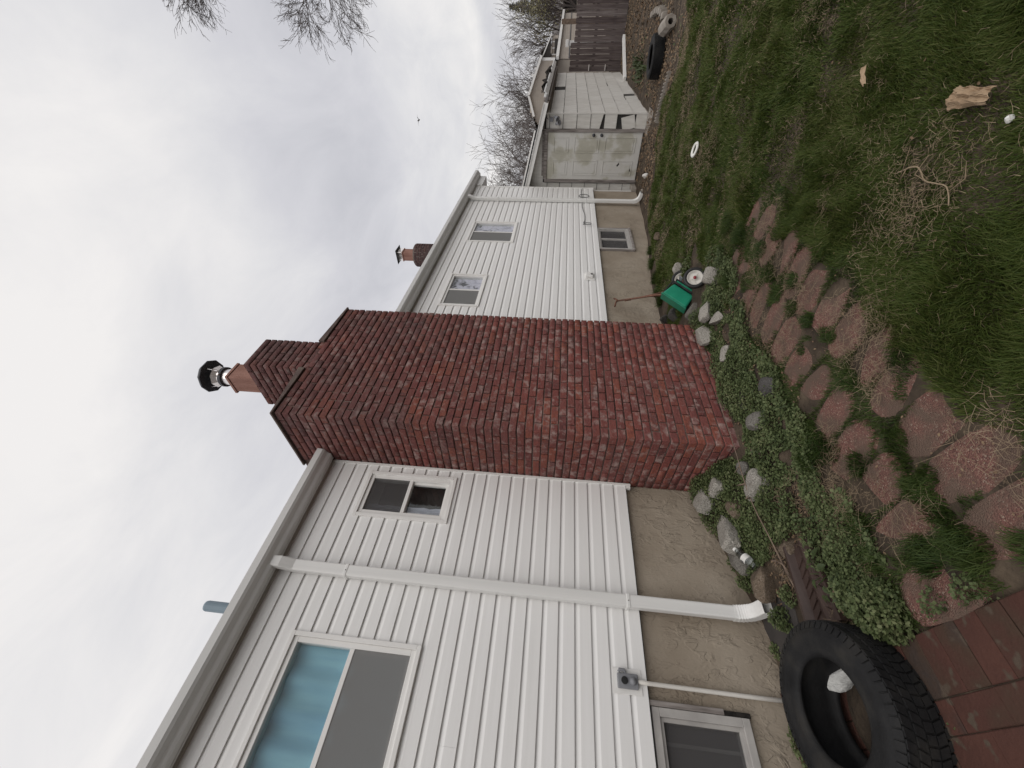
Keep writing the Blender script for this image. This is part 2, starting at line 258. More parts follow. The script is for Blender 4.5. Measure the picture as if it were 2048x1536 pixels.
def granite_mat(name, base, dark, light):
    m = mat(name, base, 8, 0.92, rnd=.35)
    t = m.node_tree; p = [n for n in t.nodes if n.type == 'BSDF_PRINCIPLED'][0]; src = p.inputs['Base Color'].links[0].from_socket
    g = N(t, 'ShaderNodeNewGeometry').outputs['Position']
    n = N(t, 'ShaderNodeTexNoise'); n.inputs['Scale'].default_value = 120; n.inputs['Detail'].default_value = 4; t.links.new(g, n.inputs[0])
    n2 = N(t, 'ShaderNodeTexNoise'); n2.inputs['Scale'].default_value = 9; n2.inputs['Detail'].default_value = 7; t.links.new(g, n2.inputs[0])
    c = src
    for fac, col in ((ramp(t, n.outputs[0], [(.34, (.8, .8, .8)), (.46, (0, 0, 0))]), dark), (ramp(t, n.outputs[0], [(.56, (0, 0, 0)), (.66, (.7, .7, .7))]), light), (ramp(t, n2.outputs[0], [(.58, (0, 0, 0)), (.74, (.6, .6, .6))]), (.085, .072, .052))):
        mx = N(t, 'ShaderNodeMix', data_type='RGBA'); t.links.new(fac, mx.inputs[0]); t.links.new(c, mx.inputs[6]); mx.inputs[7].default_value = (*col, 1); c = mx.outputs[2]
    t.links.new(c, p.inputs['Base Color'])
    hsum = mathn(t, 'ADD', mathn(t, 'MULTIPLY', n.outputs[0], .4), n2.outputs[0])
    b = N(t, 'ShaderNodeBump'); b.inputs['Strength'].default_value = .9; b.inputs['Distance'].default_value = .015
    t.links.new(hsum, b.inputs['Height']); t.links.new(b.outputs[0], p.inputs['Normal']); return m
M['granite'] = granite_mat('speckled granite', [(.22, .205, .18), (.33, .31, .275)], (.08, .072, .064), (.44, .42, .38))
M['stone'] = granite_mat('grey field stone', [(.10, .092, .082), (.17, .158, .14)], (.05, .046, .042), (.23, .22, .20))
M['stone_brown'] = granite_mat('brown stone', [(.10, .075, .052), (.17, .13, .095)], (.05, .038, .028), (.24, .20, .16))
M['stone_dark'] = granite_mat('dark stone', [(.045, .042, .040), (.08, .076, .072)], (.025, .024, .023), (.13, .125, .12))
M['stucco'] = stucco_mat()

# ------------------------------------------------------------------ mesh helpers
WORLD = {}      # world origin of every object that parents others
def tag(o, label=None, cat=None, group=None, kind=None):
    if label: o['label'] = label
    if cat: o['category'] = cat
    if group: o['group'] = group
    if kind: o['kind'] = kind
    return o
def empty(name, loc, label=None, cat=None, group=None):
    o = bpy.data.objects.new(name, None); o.empty_display_size = 0.1; COL.objects.link(o); o.location = loc
    WORLD[o.name] = Vector(loc); return tag(o, label, cat, group)
class MB:
    def __init__(s): s.v = []; s.f = []
    def add(s, vs, fs):
        b = len(s.v); s.v += [tuple(x) for x in vs]; s.f += [tuple(i+b for i in f) for f in fs]; return s
    def box(s, x0, x1, y0, y1, z0, z1):
        return s.add([(x0, y0, z0), (x1, y0, z0), (x1, y1, z0), (x0, y1, z0), (x0, y0, z1), (x1, y0, z1), (x1, y1, z1), (x0, y1, z1)],
                     [(3, 2, 1, 0), (4, 5, 6, 7), (0, 1, 5, 4), (1, 2, 6, 5), (2, 3, 7, 6), (3, 0, 4, 7)])
    def obox(s, c, ax, ay, az):
        c = Vector(c); ax, ay, az = Vector(ax), Vector(ay), Vector(az)
        P = [c + sx*ax + sy*ay + sz*az for sz in (-1, 1) for sx, sy in ((-1, -1), (1, -1), (1, 1), (-1, 1))]
        return s.add(P, [(3, 2, 1, 0), (4, 5, 6, 7), (0, 1, 5, 4), (1, 2, 6, 5), (2, 3, 7, 6), (3, 0, 4, 7)])
    def tube(s, pts, rad, n=8, cap=True):
        pts = [Vector(p) for p in pts]; k = len(pts)
        if not hasattr(rad, '__len__'): rad = [rad]*k
        rings = []; prev = None
        for i in range(k):
            d = (pts[min(i+1, k-1)] - pts[max(i-1, 0)])
            if d.length < 1e-9: d = Vector((0, 0, 1))
            d.normalize()
            if prev is None: prev = d.orthogonal().normalized()
            u = (prev - d*prev.dot(d))
            u = u.normalized() if u.length > 1e-6 else d.orthogonal().normalized()
            prev = u; w = d.cross(u)
            rings.append([pts[i] + rad[i]*(math.cos(2*PI*j/n)*u + math.sin(2*PI*j/n)*w) for j in range(n)])
        vs = [p for r in rings for p in r]
        fs = [(i*n+j, i*n+(j+1) % n, (i+1)*n+(j+1) % n, (i+1)*n+j) for i in range(k-1) for j in range(n)]
        if cap: fs += [tuple(range(n-1, -1, -1)), tuple((k-1)*n+j for j in range(n))]
        return s.add(vs, fs)
    def lathe(s, prof, mtx, n=32, closed=False):
        vs = []; k = len(prof)
        for j in range(n):
            a = 2*PI*j/n
            for r, z in prof: vs.append(mtx @ Vector((r*math.cos(a), r*math.sin(a), z)))
        fs = []
        kk = k if closed else k-1
        for j in range(n):
            for i in range(kk):
                fs.append((j*k+i, ((j+1) % n)*k+i, ((j+1) % n)*k+(i+1) % k, j*k+(i+1) % k))
        return s.add(vs, fs)
    def extr(s, poly, p0, p1, closed=True):
        """poly: (y, z) outline swept along X from p0 to p1"""
        k = len(poly)
        vs = [(p0, y, z) for y, z in poly] + [(p1, y, z) for y, z in poly]
        fs = [(i, (i+1) % k, k+(i+1) % k, k+i) for i in range(k if closed else k-1)]
        if closed: fs += [tuple(range(k-1, -1, -1)), tuple(range(k, 2*k))]
        return s.add(vs, fs)
    def build(s, name, m, parent=None, smooth=False, bevel=0.0, label=None, cat=None, group=None, kind=None, origin=None):
        V = np.array(s.v, float)
        c = (V.min(0) + V.max(0))/2
        if origin is not None: c = np.array(origin, float)
        elif parent is None: c[2] = V[:, 2].min()
        me = bpy.data.meshes.new(name); me.from_pydata((V-c).tolist(), [], s.f); me.update()
        me.materials.append(M[m] if isinstance(m, str) else m)
        if smooth:
            me.polygons.foreach_set('use_smooth', [True]*len(me.polygons))
        o = bpy.data.objects.new(name, me); COL.objects.link(o)
        pw = WORLD[parent.name] if parent else Vector((0, 0, 0))
        o.parent = parent; o.location = Vector(c) - pw; WORLD[o.name] = Vector(c)
        if bevel > 0:
            b = o.modifiers.new('bevel', 'BEVEL'); b.width = bevel; b.segments = 2; b.limit_method = 'ANGLE'; b.angle_limit = math.radians(40)
        return tag(o, label, cat, group, kind)
def fast_mesh(name, V, F, m, kind=None, label=None, cat=None, parent=None, smooth=False):
    """V (n,3) array, F (k,3) or (k,4) int array"""
    V = np.asarray(V, np.float32); F = np.asarray(F, np.int32); k = F.shape[1]
    me = bpy.data.meshes.new(name); me.vertices.add(len(V)); me.vertices.foreach_set('co', V.ravel())
    me.loops.add(F.size); me.loops.foreach_set('vertex_index', F.ravel())
    me.polygons.add(len(F)); me.polygons.foreach_set('loop_start', np.arange(0, F.size, k, dtype=np.int32))
    me.update(calc_edges=True); me.validate()
    if smooth: me.polygons.foreach_set('use_smooth', [True]*len(me.polygons))
    me.materials.append(M[m]); o = bpy.data.objects.new(name, me); COL.objects.link(o)
    if parent is not None:
        o.parent = parent; o.location = -WORLD[parent.name]
    return tag(o, label, cat, None, kind)
def ss(a, b, x):
    t = np.clip((np.asarray(x, float)-a)/(b-a), 0, 1); return t*t*(3-2*t)
def terr(x, y):
    x = np.asarray(x, float); y = np.asarray(y, float); yy = np.minimum(y, 0)
    z = -.16*ss(5, 9.5, x)
    z = z + .24*np.exp(-((x-2.15)/.55)**2-(yy/.5)**2)
    z = z + .07*ss(3.0, 3.6, x)*(1-ss(5.5, 7.5, x))*np.exp(-(yy/.6)**2)
    z = z - .07*(1-ss(.9, 1.4, x))*np.exp(-(yy/.5)**2)
    z = z + .012*np.sin(2.3*x+1)*np.sin(2.9*y) + .006*np.sin(7*x+2*y)*np.sin(6*y-x)
    return np.where(x < .66, np.minimum(z, -.03), z)
def tz(x, y): return float(terr(x, y))

# ------------------------------------------------------------------ ground
xs = np.concatenate([[-300, -120, -50, -20, -10, -6, -4], np.arange(-3, 12, .07), np.arange(12, 18.5, .25), [20, 24, 30, 45, 80, 150, 400]])
ys = np.concatenate([[-300, -120, -50, -25, -15, -11, -9], np.arange(-8, -4, .2), np.arange(-4, .6, .06), [2, 5, 9, 15, 30, 80, 200, 400]])
GX, GY = np.meshgrid(xs, ys, indexing='ij'); nx, ny = GX.shape
fade = (np.abs(GX) < 40) & (np.abs(GY) < 30)
GZ = np.where(fade, terr(np.clip(GX, -6, 40), np.clip(GY, -12, 3)), -.16)
idx = np.arange(nx*ny).reshape(nx, ny)
GF = np.stack([idx[:-1, :-1], idx[1:, :-1], idx[1:, 1:], idx[:-1, 1:]], -1).reshape(-1, 4)
tag(fast_mesh('ground', np.stack([GX, GY, GZ], -1).reshape(-1, 3), GF, 'soil', smooth=True), kind='structure')

# ------------------------------------------------------------------ house
house = empty('house', (4, 0, 0), 'long white vinyl sided house on a tan stucco foundation', 'house')
HX0, HX1 = -4.0, 9.92
WIN = {'w1': (-0.62, 0.663, 2.293, 3.220), 'w2': (1.540, 1.985, 2.327, 3.151), 'w3': (4.820, 5.750, 2.618, 3.212), 'w4': (6.955, 7.870, 2.342, 3.215)}
BAS = {'b1': (-0.62, 0.502, 0.215, 0.795), 'b2': (6.868, 7.752, 0.225, 0.815)}
def wall_grid(x0, x1, z0, z1, Y, holes):
    mb = MB(); X = sorted({x0, x1, *[h[0] for h in holes], *[h[1] for h in holes]}); Z = sorted({z0, z1, *[h[2] for h in holes], *[h[3] for h in holes]})
    for a, b in zip(X, X[1:]):
        for c, d in zip(Z, Z[1:]):
            mx, mz = (a+b)/2, (c+d)/2
            if any(h[0] < mx < h[1] and h[2] < mz < h[3] for h in holes): continue
            mb.add([(a, Y, c), (b, Y, c), (b, Y, d), (a, Y, d)], [(0, 1, 2, 3)])
    for h in holes:                                        # reveals
        a, b, c, d = h; y1 = Y+0.16
        for q in ([(a, Y, c), (a, y1, c), (a, y1, d), (a, Y, d)], [(b, Y, c), (b, Y, d), (b, y1, d), (b, y1, c)], [(a, Y, c), (b, Y, c), (b, y1, c), (a, y1, c)], [(a, Y, d), (a, y1, d), (b, y1, d), (b, Y, d)]):
            mb.add(q, [(0, 1, 2, 3)])
    return mb
ins = 0.03
wh = [(a+ins, b-ins, c+ins, d-ins) for a, b, c, d in WIN.values()]
wall_grid(HX0, HX1, 0.80, 3.56, 0.012, wh).build('wall', 'interior', house)
mb = MB(); mb.add([(HX1, .012, -.5), (HX1, 7.5, -.5), (HX1, 7.5, 3.56), (HX1, .012, 3.56)], [(0, 1, 2, 3)])
mb.add([(HX1, .012, 3.56), (HX1, 7.5, 3.56), (HX1, 3.75, 4.9)], [(0, 1, 2)])
mb.add([(HX0, .012, -.5), (HX0, 7.5, -.5), (HX0, 7.5, 3.56), (HX0, .012, 3.56)], [(3, 2, 1, 0)])
mb.add([(HX0, .012, 3.56), (HX0, 7.5, 3.56), (HX0, 3.75, 4.9)], [(2, 1, 0)])
mb.add([(HX0, 7.5, -.5), (HX1, 7.5, -.5), (HX1, 7.5, 3.56), (HX0, 7.5, 3.56)], [(3, 2, 1, 0)])
mb.build('end_walls', 'trim', house)
mb = MB(); mb.box(HX0, HX1-.01, .2, 7.4, .9, .96); mb.box(HX0, HX1-.01, .2, 7.4, 3.48, 3.52); mb.build('floors', 'interior', house)
wall_grid(HX0, HX1-.004, -.6, 0.80, 0.034, [(a, b, c, d) for a, b, c, d in BAS.values()]).build('foundation', 'stucco', house)
mb = MB(); mb.box(HX0, HX1-.002, .034, .16, 0.801, .812); mb.build('sill_plate', 'interior', house)

# siding boards, one for every course and stretch of wall
CH0, CH1 = 2.078, 3.690
COURSE = 0.1143; Z0 = 0.812
prof = [(1.0, .0), (.93, .0015), (.70, .0115), (.66, .013), (.02, .0155), (0., .0155), (0., .0)]     # (height share, outwards)
def siding_piece(x0, x1, zb, zlo, zhi):
    pts = []
    for (a, da), (b, db) in zip(prof, prof[1:]):
        za, zb2 = zb+a*COURSE, zb+b*COURSE
        if za < zlo-1e-6 and zb2 < zlo-1e-6: continue
        if za > zhi+1e-6 and zb2 > zhi+1e-6: continue
        def cl(z): return min(max(z, zlo), zhi)
        for z, zr, d, zo, do in ((za, zb2, da, zb2, db), (zb2, za, db, za, da)):
            zc = cl(z); dd = d if abs(za-zb2) < 1e-9 or zc == z else d+(do-d)*(z-zc)/(z-zo)
            if not pts or (abs(pts[-1][1]-zc) > 1e-6 or abs(pts[-1][0]+.0005+dd) > 1e-6): pts.append((-.0005-dd, zc))
    if len(pts) < 2: return None
    poly = [(.010, pts[0][1])] + pts + [(.010, pts[-1][1])]
    return MB().extr(poly, x0, x1)
holes = list(WIN.values())
for k in range(24):
    zb = Z0+k*COURSE; zt = min(zb+COURSE, 3.552)
    for a, b in ((HX0, CH0-.022), (CH1+.004, HX1)):
        cuts = [h for h in holes if h[0] < b and h[1] > a and h[2] < zt and h[3] > zb]
        cuts.sort(); x = a; pieces = []
        for h in cuts:
            if h[0] > x: pieces.append((x, h[0]+.02, zb, zt))
            if h[2] > zb+.004: pieces.append((h[0]+.02, h[1]-.02, zb, h[2]+.012))
            if h[3] < zt-.004: pieces.append((h[0]+.02, h[1]-.02, h[3]-.012, zt))
            x = h[1]-.02
        pieces.append((x, b, zb, zt))
        for (p, q, zl, zh) in pieces:
            if q-p < .02: continue
            # long runs are laid from two lapped boards
            joints = [p, q]
            if q-p > 4.2: joints = [p, p+(q-p)*random.uniform(.3, .7), q]
            for ji, (j0, j1) in enumerate(zip(joints, joints[1:])):
                mbp = siding_piece(j0, j1-(.0006 if ji == 0 and len(joints) > 2 else 0), zb, zl, zh)
                if mbp: mbp.build('siding_board', 'siding', house)
MB().box(CH0-.024, CH0-.004, -.024, .01, .770, 3.552).build('corner_channel', 'trim', house)
MB().box(CH0-.050, CH0-.026, -.022, .01, .772, .808).build('corner_channel', 'trim', house)
MB().box(HX1-.002, HX1+.05, -.024, .06, .80, 3.552).build('corner_post', 'trim', house)
MB().box(HX0, CH0-.024, -.012, .01, 3.5525, 3.566).build('frieze_channel', 'trim', house)
MB().box(CH1+.004, HX1, -.012, .01, 3.5525, 3.566).build('frieze_channel', 'trim', house)
for a, b in ((HX0, CH0-.004), (CH1+.012, 10.62)):
    mb = MB(); mb.box(a, b, -.062, .008, 3.567, 3.580); mb.build('soffit', 'soffit', house)
    mb = MB(); mb.box(a, b, -.066, -.050, 3.545, 3.675); mb.build('fascia', 'gutter', house)
    gp = [(-.068, 3.665), (-.068, 3.547), (-.116, 3.547), (-.124, 3.556), (-.130, 3.566), (-.138, 3.574), (-.170, 3.588), (-.184, 3.604), (-.190, 3.655), (-.176, 3.656), (-.176, 3.650), (-.184, 3.646), (-.179, 3.607), (-.166, 3.593), (-.128, 3.576), (-.114, 3.553), (-.072, 3.553), (-.072, 3.665)]
    g = MB().extr(gp, a, b); g.build('gutter', 'gutter', house)
    mb = MB()
    for xe in ((b-.004, b-.001),): mb.extr([(-.070, 3.660), (-.070, 3.550), (-.114, 3.550), (-.122, 3.58), (-.18, 3.62), (-.183, 3.648)], *xe)
    mb.build('gutter_end_cap', 'gutter', house)
MB().box(HX1+.051, 10.62, -.048, .75, 3.40, 3.566).build('eave_return', 'gutter', house)
# roof
mb = MB()
RO = 10.66; sl_ = .345
def roof_z(y): return 3.672+(y+.06)*sl_
mb.add([(HX0-.3, -.085, roof_z(-.085)), (RO, -.085, roof_z(-.085)), (RO, 3.75, roof_z(3.75)), (HX0-.3, 3.75, roof_z(3.75)), (RO, 7.6, roof_z(-.085)), (HX0-.3, 7.6, roof_z(-.085))],
       [(0, 1, 2, 3), (3, 2, 4, 5)])
rf = mb.build('roof', 'roof', house)
sm = rf.modifiers.new('thick', 'SOLIDIFY'); sm.thickness = .03; sm.offset = -1

def window(x0, x1, z0, z1, kind, label=None):
    """white vinyl window, set into the siding"""
    c = ((x0+x1)/2, 0, (z0+z1)/2)
    fr = MB(); w = .030
    for a, b, e, f in ((x0, x1, z0, z0+w), (x0, x1, z1-w, z1), (x0, x0+w, z0+w, z1-w), (x1-w, x1, z0+w, z1-w)): fr.box(a, b, -.030, .02, e, f)
    win = fr.build('window', 'trim', house, bevel=.003, label=label)
    ix0, ix1, iz0, iz1 = x0+w, x1-w, z0+w, z1-w; w2 = .034
    fb = MB()
    for a, b, e, f in ((ix0, ix1, iz0, iz0+w2), (ix0, ix1, iz1-w2, iz1), (ix0, ix0+w2, iz0+w2, iz1-w2), (ix1-w2, ix1, iz0+w2, iz1-w2)): fb.box(a, b, -.016, .06, e, f)
    fb.build('frame', 'trim', win, bevel=.003)
    gx0, gx1, gz0, gz1 = ix0+w2, ix1-w2, iz0+w2, iz1-w2
    if kind in ('dh', 'dh_big'):
        zm = (gz0+gz1)/2 + (.0 if kind == 'dh' else .005)
        MB().box(gx0, gx1, -.010, .045, zm-.016, zm+.016).build('meeting_rail', 'trim', win, bevel=.002)
        lo = MB()
        for a, b, e, f in ((gx0, gx1, gz0, gz0+.024), (gx0, gx0+.02, gz0+.024, zm-.016), (gx1-.02, gx1, gz0+.024, zm-.016)): lo.box(a, b, .012, .044, e, f)
        lo.build('sash', 'trim', win, bevel=.002)
        MB().box(gx0, gx1, .020, .024, zm+.016, gz1).build('pane', 'glass', win)
        MB().box(gx0+.02, gx1-.02, .030, .034, gz0+.024, zm-.016).build('pane', 'glass', win)
        if kind == 'dh_big': MB().box(gx0, gx1, -.006, -.005, gz0+.002, zm-.016).build('insect_screen', 'screen', win)
        else: MB().box(gx0, gx1, -.006, -.005, zm+.016, gz1).build('insect_screen', 'screen_dark', win)
    else:
        xm = gx0+(gx1-gx0)*.50
        MB().box(xm-.016, xm+.016, -.010, .045, gz0, gz1).build('meeting_rail', 'trim', win, bevel=.002)
        MB().box(gx0, xm-.016, .030, .034, gz0, gz1).build('pane', 'glass', win)
        MB().box(xm+.016, gx1, .012, .016, gz0, gz1).build('pane', 'glass', win)
        MB().box(gx0, xm-.016, -.006, -.005, gz0, gz1).build('insect_screen', 'screen', win)
    return win, (gx0, gx1, gz0, gz1)
def curtain(win, x0, x1, z0, z1, y, m, folds=9, amp=.012, edge=None, name='curtain'):
    nX, nZ = 60, 14; V = []; F = []
    for i in range(nX+1):
        for j in range(nZ+1):
            u, v = i/nX, j/nZ
            xe1 = x1 + (edge(v) if edge else 0)
            x = x0+(xe1-x0)*u
            V.append((x, y+amp*math.sin(u*folds*2*PI+math.sin(v*3)*.6)+amp*.5*math.sin(u*17+v*4), z0+(z1-z0)*v))
    for i in range(nX):
        for j in range(nZ):
            a = i*(nZ+1)+j; F.append((a, a+nZ+1, a+nZ+2, a+1))
    mb = MB(); mb.add(V, F); mb.build(name, m, win, smooth=True)
w, g = window(*WIN['w1'], 'dh_big', 'double hung window with a blue curtain behind the upper pane')
curtain(w, g[0]-.03, g[1]+.03, g[2]-.05, g[3]+.05, .065, 'blue_curtain', 7, .016)
w, g = window(*WIN['w2'], 'dh', 'narrow double hung window with a lilac lace curtain')
curtain(w, g[0]-.02, g[0]+.085, g[2]-.03, g[3]+.03, .052, 'lace', 3, .006, edge=lambda v: .016*abs(math.sin(v*9*PI)))
MB().box(g[0]-.02, g[1]+.02, .10, .12, g[3]-.07, g[3]+.02).build('curtain_header', 'grey_curtain', w)
MB().box(g[0]-.02, g[1]+.02, .13, .135, g[2]-.02, g[3]+.02).build('dark_backing', 'slate', w)  # dark backing sheet added behind the glass to dilute the red brick reflection
w, g = window(*WIN['w3'], 'slider', 'small sliding window with a grey screen over its near half')
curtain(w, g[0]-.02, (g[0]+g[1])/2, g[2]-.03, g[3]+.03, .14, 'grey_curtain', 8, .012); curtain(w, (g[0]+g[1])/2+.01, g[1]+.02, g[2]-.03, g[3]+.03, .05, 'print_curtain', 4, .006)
w, g = window(*WIN['w4'], 'slider', 'taller sliding window nearest the far end of the wall')
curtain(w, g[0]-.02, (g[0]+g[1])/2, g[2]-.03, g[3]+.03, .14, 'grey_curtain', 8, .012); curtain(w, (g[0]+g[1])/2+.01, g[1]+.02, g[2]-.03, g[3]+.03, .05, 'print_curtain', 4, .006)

# basement windows
def basement(x0, x1, z0, z1, mullion, lab):
    f = MB(); w = .045
    for a, b, e, t in ((x0, x1, z1-w, z1), (x0, x1, z0, z0+w), (x0, x0+w, z0+w, z1-w), (x1-w, x1, z0+w, z1-w)): f.box(a, b, .004, .10, e, t)
    win = f.build('basement_window', 'grey_vinyl', house, bevel=.003, label=lab)
    f = MB(); a0, a1, c0, c1 = x0+w, x1-w, z0+w, z1-w; v = .022
    for a, b, e, t in ((a0, a1, c1-v, c1), (a0, a1, c0, c0+v), (a0, a0+v, c0+v, c1-v), (a1-v, a1, c0+v, c1-v)): f.box(a, b, .022, .09, e, t)
    f.build('sash', 'grey_vinyl', win, bevel=.002)
    if mullion: MB().box((a0+a1)/2-.02, (a0+a1)/2+.02, .018, .09, c0+v, c1-v).build('mullion', 'grey_vinyl', win, bevel=.002)
    MB().box(a0+v, a1-v, .052, .056, c0+v, c1-v).build('pane', 'glass', win)
    MB().box(a0+v, a1-v, .044, .045, c0+v, c1-v).build('insect_screen', 'screen_dark', win)
    MB().box(a0, a1, .14, .15, c0-.05, c1).build('blind', 'interior', win)
    return win
bw = basement(*BAS['b1'], False, 'near basement window in a weathered grey frame')
MB().box(.335, .352, .10, .12, .27, .735).build('inner_frame_bar', 'grey_vinyl', bw)
basement(*BAS['b2'], True, 'far basement window with two dark panes')
MB().box(.504, .534, -.002, .036, .360, .808).build('wood_casing', 'grey_wood', house, bevel=.004)
mb = MB(); mb.box(.503, .530, .012, .037, .200, .3585); mb.build('rotten_casing', 'rot', house, bevel=.006)
MB().box(6.845, 7.775, -.012, .03, .190, .2235).build('window_sill', 'grey_wood', house, bevel=.004)
MB().box(7.754, 7.778, .002, .035, .2245, .80).build('wood_casing', 'grey_wood', house)
MB().box(6.842, 6.866, .002, .035, .2245, .80).build('wood_casing', 'grey_wood', house)

# downspouts
def rect_ring(c, ux, uy, hx, hy):
    c = Vector(c); return [c-hx*ux-hy*uy, c+hx*ux-hy*uy, c+hx*ux+hy*uy, c-hx*ux+hy*uy]
def rect_sweep(rings):
    mb = MB(); mb.add([p for r in rings for p in r], [(i*4+j, i*4+(j+1) % 4, i*4+4+(j+1) % 4, i*4+4+j) for i in range(len(rings)-1) for j in range(4)]); return mb
def downspout(x, zb, straps, w=.084, d=.066, reach=.13):
    X = Vector((1, 0, 0)); yc = -.024-d/2
    rings = [rect_ring((x, -.10, 3.560), X, Vector((0, 1, 0)), w/2*.9, d/2*.9), rect_ring((x, -.095, 3.50), X, Vector((0, 1, .1)).normalized(), w/2, d/2), rect_ring((x, yc, 3.40), X, Vector((0, 1, 0)), w/2, d/2), rect_ring((x, yc, zb+.20), X, Vector((0, 1, 0)), w/2, d/2)]
    ds = rect_sweep(rings).build('downspout', 'downspout', house, bevel=.010)
    # elbow with crimp ridges
    rr = []; n = 18
    for i in range(n+1):
        t = i/n; a = t*math.radians(78)
        R = .14
        cy = yc-R*(1-math.cos(a)); cz = zb+.205-R*math.sin(a)
        k = 1.04 + (.05*(i % 2) if 3 <= i <= 12 else 0)
        rr.append(rect_ring((x, cy, cz), X, Vector((0, math.cos(a), -math.sin(a))), w/2*k, d/2*k))
    a = math.radians(78); cy = yc-.14*(1-math.cos(a)); cz = zb+.205-.14*math.sin(a)
    dv = Vector((0, -math.sin(a), -math.cos(a)))
    for e in (.03, .075): rr.append(rect_ring(Vector((x, cy, cz))+dv*e, X, Vector((0, math.cos(a), -math.sin(a))), w/2*1.04, d/2*1.04))
    el = rect_sweep(rr).build('elbow', 'downspout', ds, bevel=.006)
    sm = el.modifiers.new('thick', 'SOLIDIFY'); sm.thickness = .0015
    for z in straps:
        MB().box(x-w/2-.003, x+w/2+.003, yc-d/2-.003, yc+d/2+.02, z-.014, z+.014).build('strap', 'downspout', ds, bevel=.006)
        mb = MB(); mb.tube([(x-.004, yc-d/2-.001, z), (x-.004, yc-d/2-.006, z)], .004, 8); mb.build('screw', 'cable', ds)
downspout(1.072, -.03, (2.985, .895))
downspout(9.03, -.19, (2.9, 1.0), reach=.1)

# outlets, conduit, cables
pl = MB().box(.540, .676, -.0205, -.0170, .846, 1.030).build('outlet_plate', 'trim', house, bevel=.002)
bx = MB().box(.566, .646, -.052, -.021, .872, 1.000).build('outlet_box', 'plastic_grey', pl, bevel=.006)
mb = MB(); mb.tube([(.606, -.053, .958), (.606, -.058, .958)], .021, 16); mb.build('outlet_socket', 'black', pl)
mb = MB(); mb.lathe([(.001, .022), (.016, .018), (.022, .006), (.023, 0)], Matrix.Translation((.606, -.052, .905)) @ Matrix.Rotation(PI/2, 4, 'X'), 16); mb.build('outlet_cover', 'plastic_grey', pl, smooth=True)
mb = MB(); mb.tube([(.650, -.040, .95), (.662, -.046, .955), (.662, -.046, .985), (.650, -.042, .99)], .010, 8); mb.build('hinge_lug', 'plastic_grey', pl)
mb = MB(); mb.tube([(.609, -.036, .872), (.609, -.028, .80), (.611, -.016, .70), (.614, .012, .2), (.616, .012, -.20)], .0125, 12); mb.build('conduit', 'pvc', house, smooth=True)
pl = MB().box(5.700, 5.930, -.022, -.017, .935, 1.095).build('outlet_plate', 'trim', house, bevel=.002)
MB().box(5.750, 5.890, -.060, -.023, .965, 1.075).build('outlet_box', 'trim', pl, bevel=.006)
mb = MB(); mb.tube([(5.82, -.062, .985), (5.82, -.066, .985)], .018, 12); mb.build('outlet_socket', 'black', pl)
mb = MB(); pts = []
for i in range(90):
    t = i/89; x = 9.9-2.05*t; z = 1.06+.012*math.sin(t*14)+.02*math.sin(t*5); y = -.024
    pts.append((x, y, z))
for i in range(14): a = i/13*2*PI*1.1; pts.append((7.82+.07*math.sin(a), -.03-.003*i, 1.02+.075*math.cos(a)-.02))
mb.tube(pts, .006, 6)
pts = [(9.33+.10*math.sin(i/15*2*PI), -.05, 1.03+.11*math.cos(i/15*2*PI)) for i in range(17)]; mb.tube(pts, .008, 6)
mb.build('cable', 'cable', house)

# ------------------------------------------------------------------ brick chimney
YF = -0.649; CZ0, CZ1 = -0.30, 3.885
BL, BD, BH, JT = .194, .092, .0560, .0115
PX = (CH1-CH0+JT)/8.0; BL = PX-JT
CRS = .0677
chim = empty('brick_chimney', ((CH0+CH1)/2, YF/2, 0), 'wide red brick chimney standing against the white siding', 'chimney')
rec = .013
MB().box(CH0+rec, CH1-rec, YF+rec, .30, CZ0-.3, CZ1+.015).build('mortar_core', 'mortar', chim)
SX0, SX1, SY0, SY1, SZ1 = 2.660, 3.072, YF+.004, -.085, 4.535
MB().box(SX0+rec, SX1-rec, SY0+rec, SY1-rec, CZ1-.05, SZ1-.012).build('stack_core', 'mortar', chim)
def brick_mesh(lx, ly, lz, seed):
    bm = bmesh.new(); bmesh.ops.create_cube(bm, size=1.0); r = random.Random(seed)
    for v in bm.verts: v.co = Vector((v.co.x*lx, v.co.y*ly, v.co.z*lz))
    bmesh.ops.bevel(bm, geom=bm.edges[:], offset=.0035, segments=1, affect='EDGES', profile=.5)
    for v in bm.verts: v.co += Vector((r.uniform(-.0017, .0017), r.uniform(-.0017, .0017), r.uniform(-.0016, .0016)))
    bmesh.ops.triangulate(bm, faces=bm.faces[:])
    me = bpy.data.meshes.new('brick'); bm.to_mesh(me); bm.free(); me.materials.append(M['brick']); return me
BM = {}
def get_bm(lx, ly, lz, var):
    k = (round(lx, 4), round(ly, 4), round(lz, 4), var)
    if k not in BM: BM[k] = brick_mesh(lx, ly, lz, hash(k) & 0xffff)
    return BM[k]
bricks = []   # (centre, size)
def put(x0, x1, y0, y1, zc): bricks.append((((x0+x1)/2, (y0+y1)/2, zc), (x1-x0, y1-y0, BH)))
ncr = int((CZ1-CZ0)/CRS)
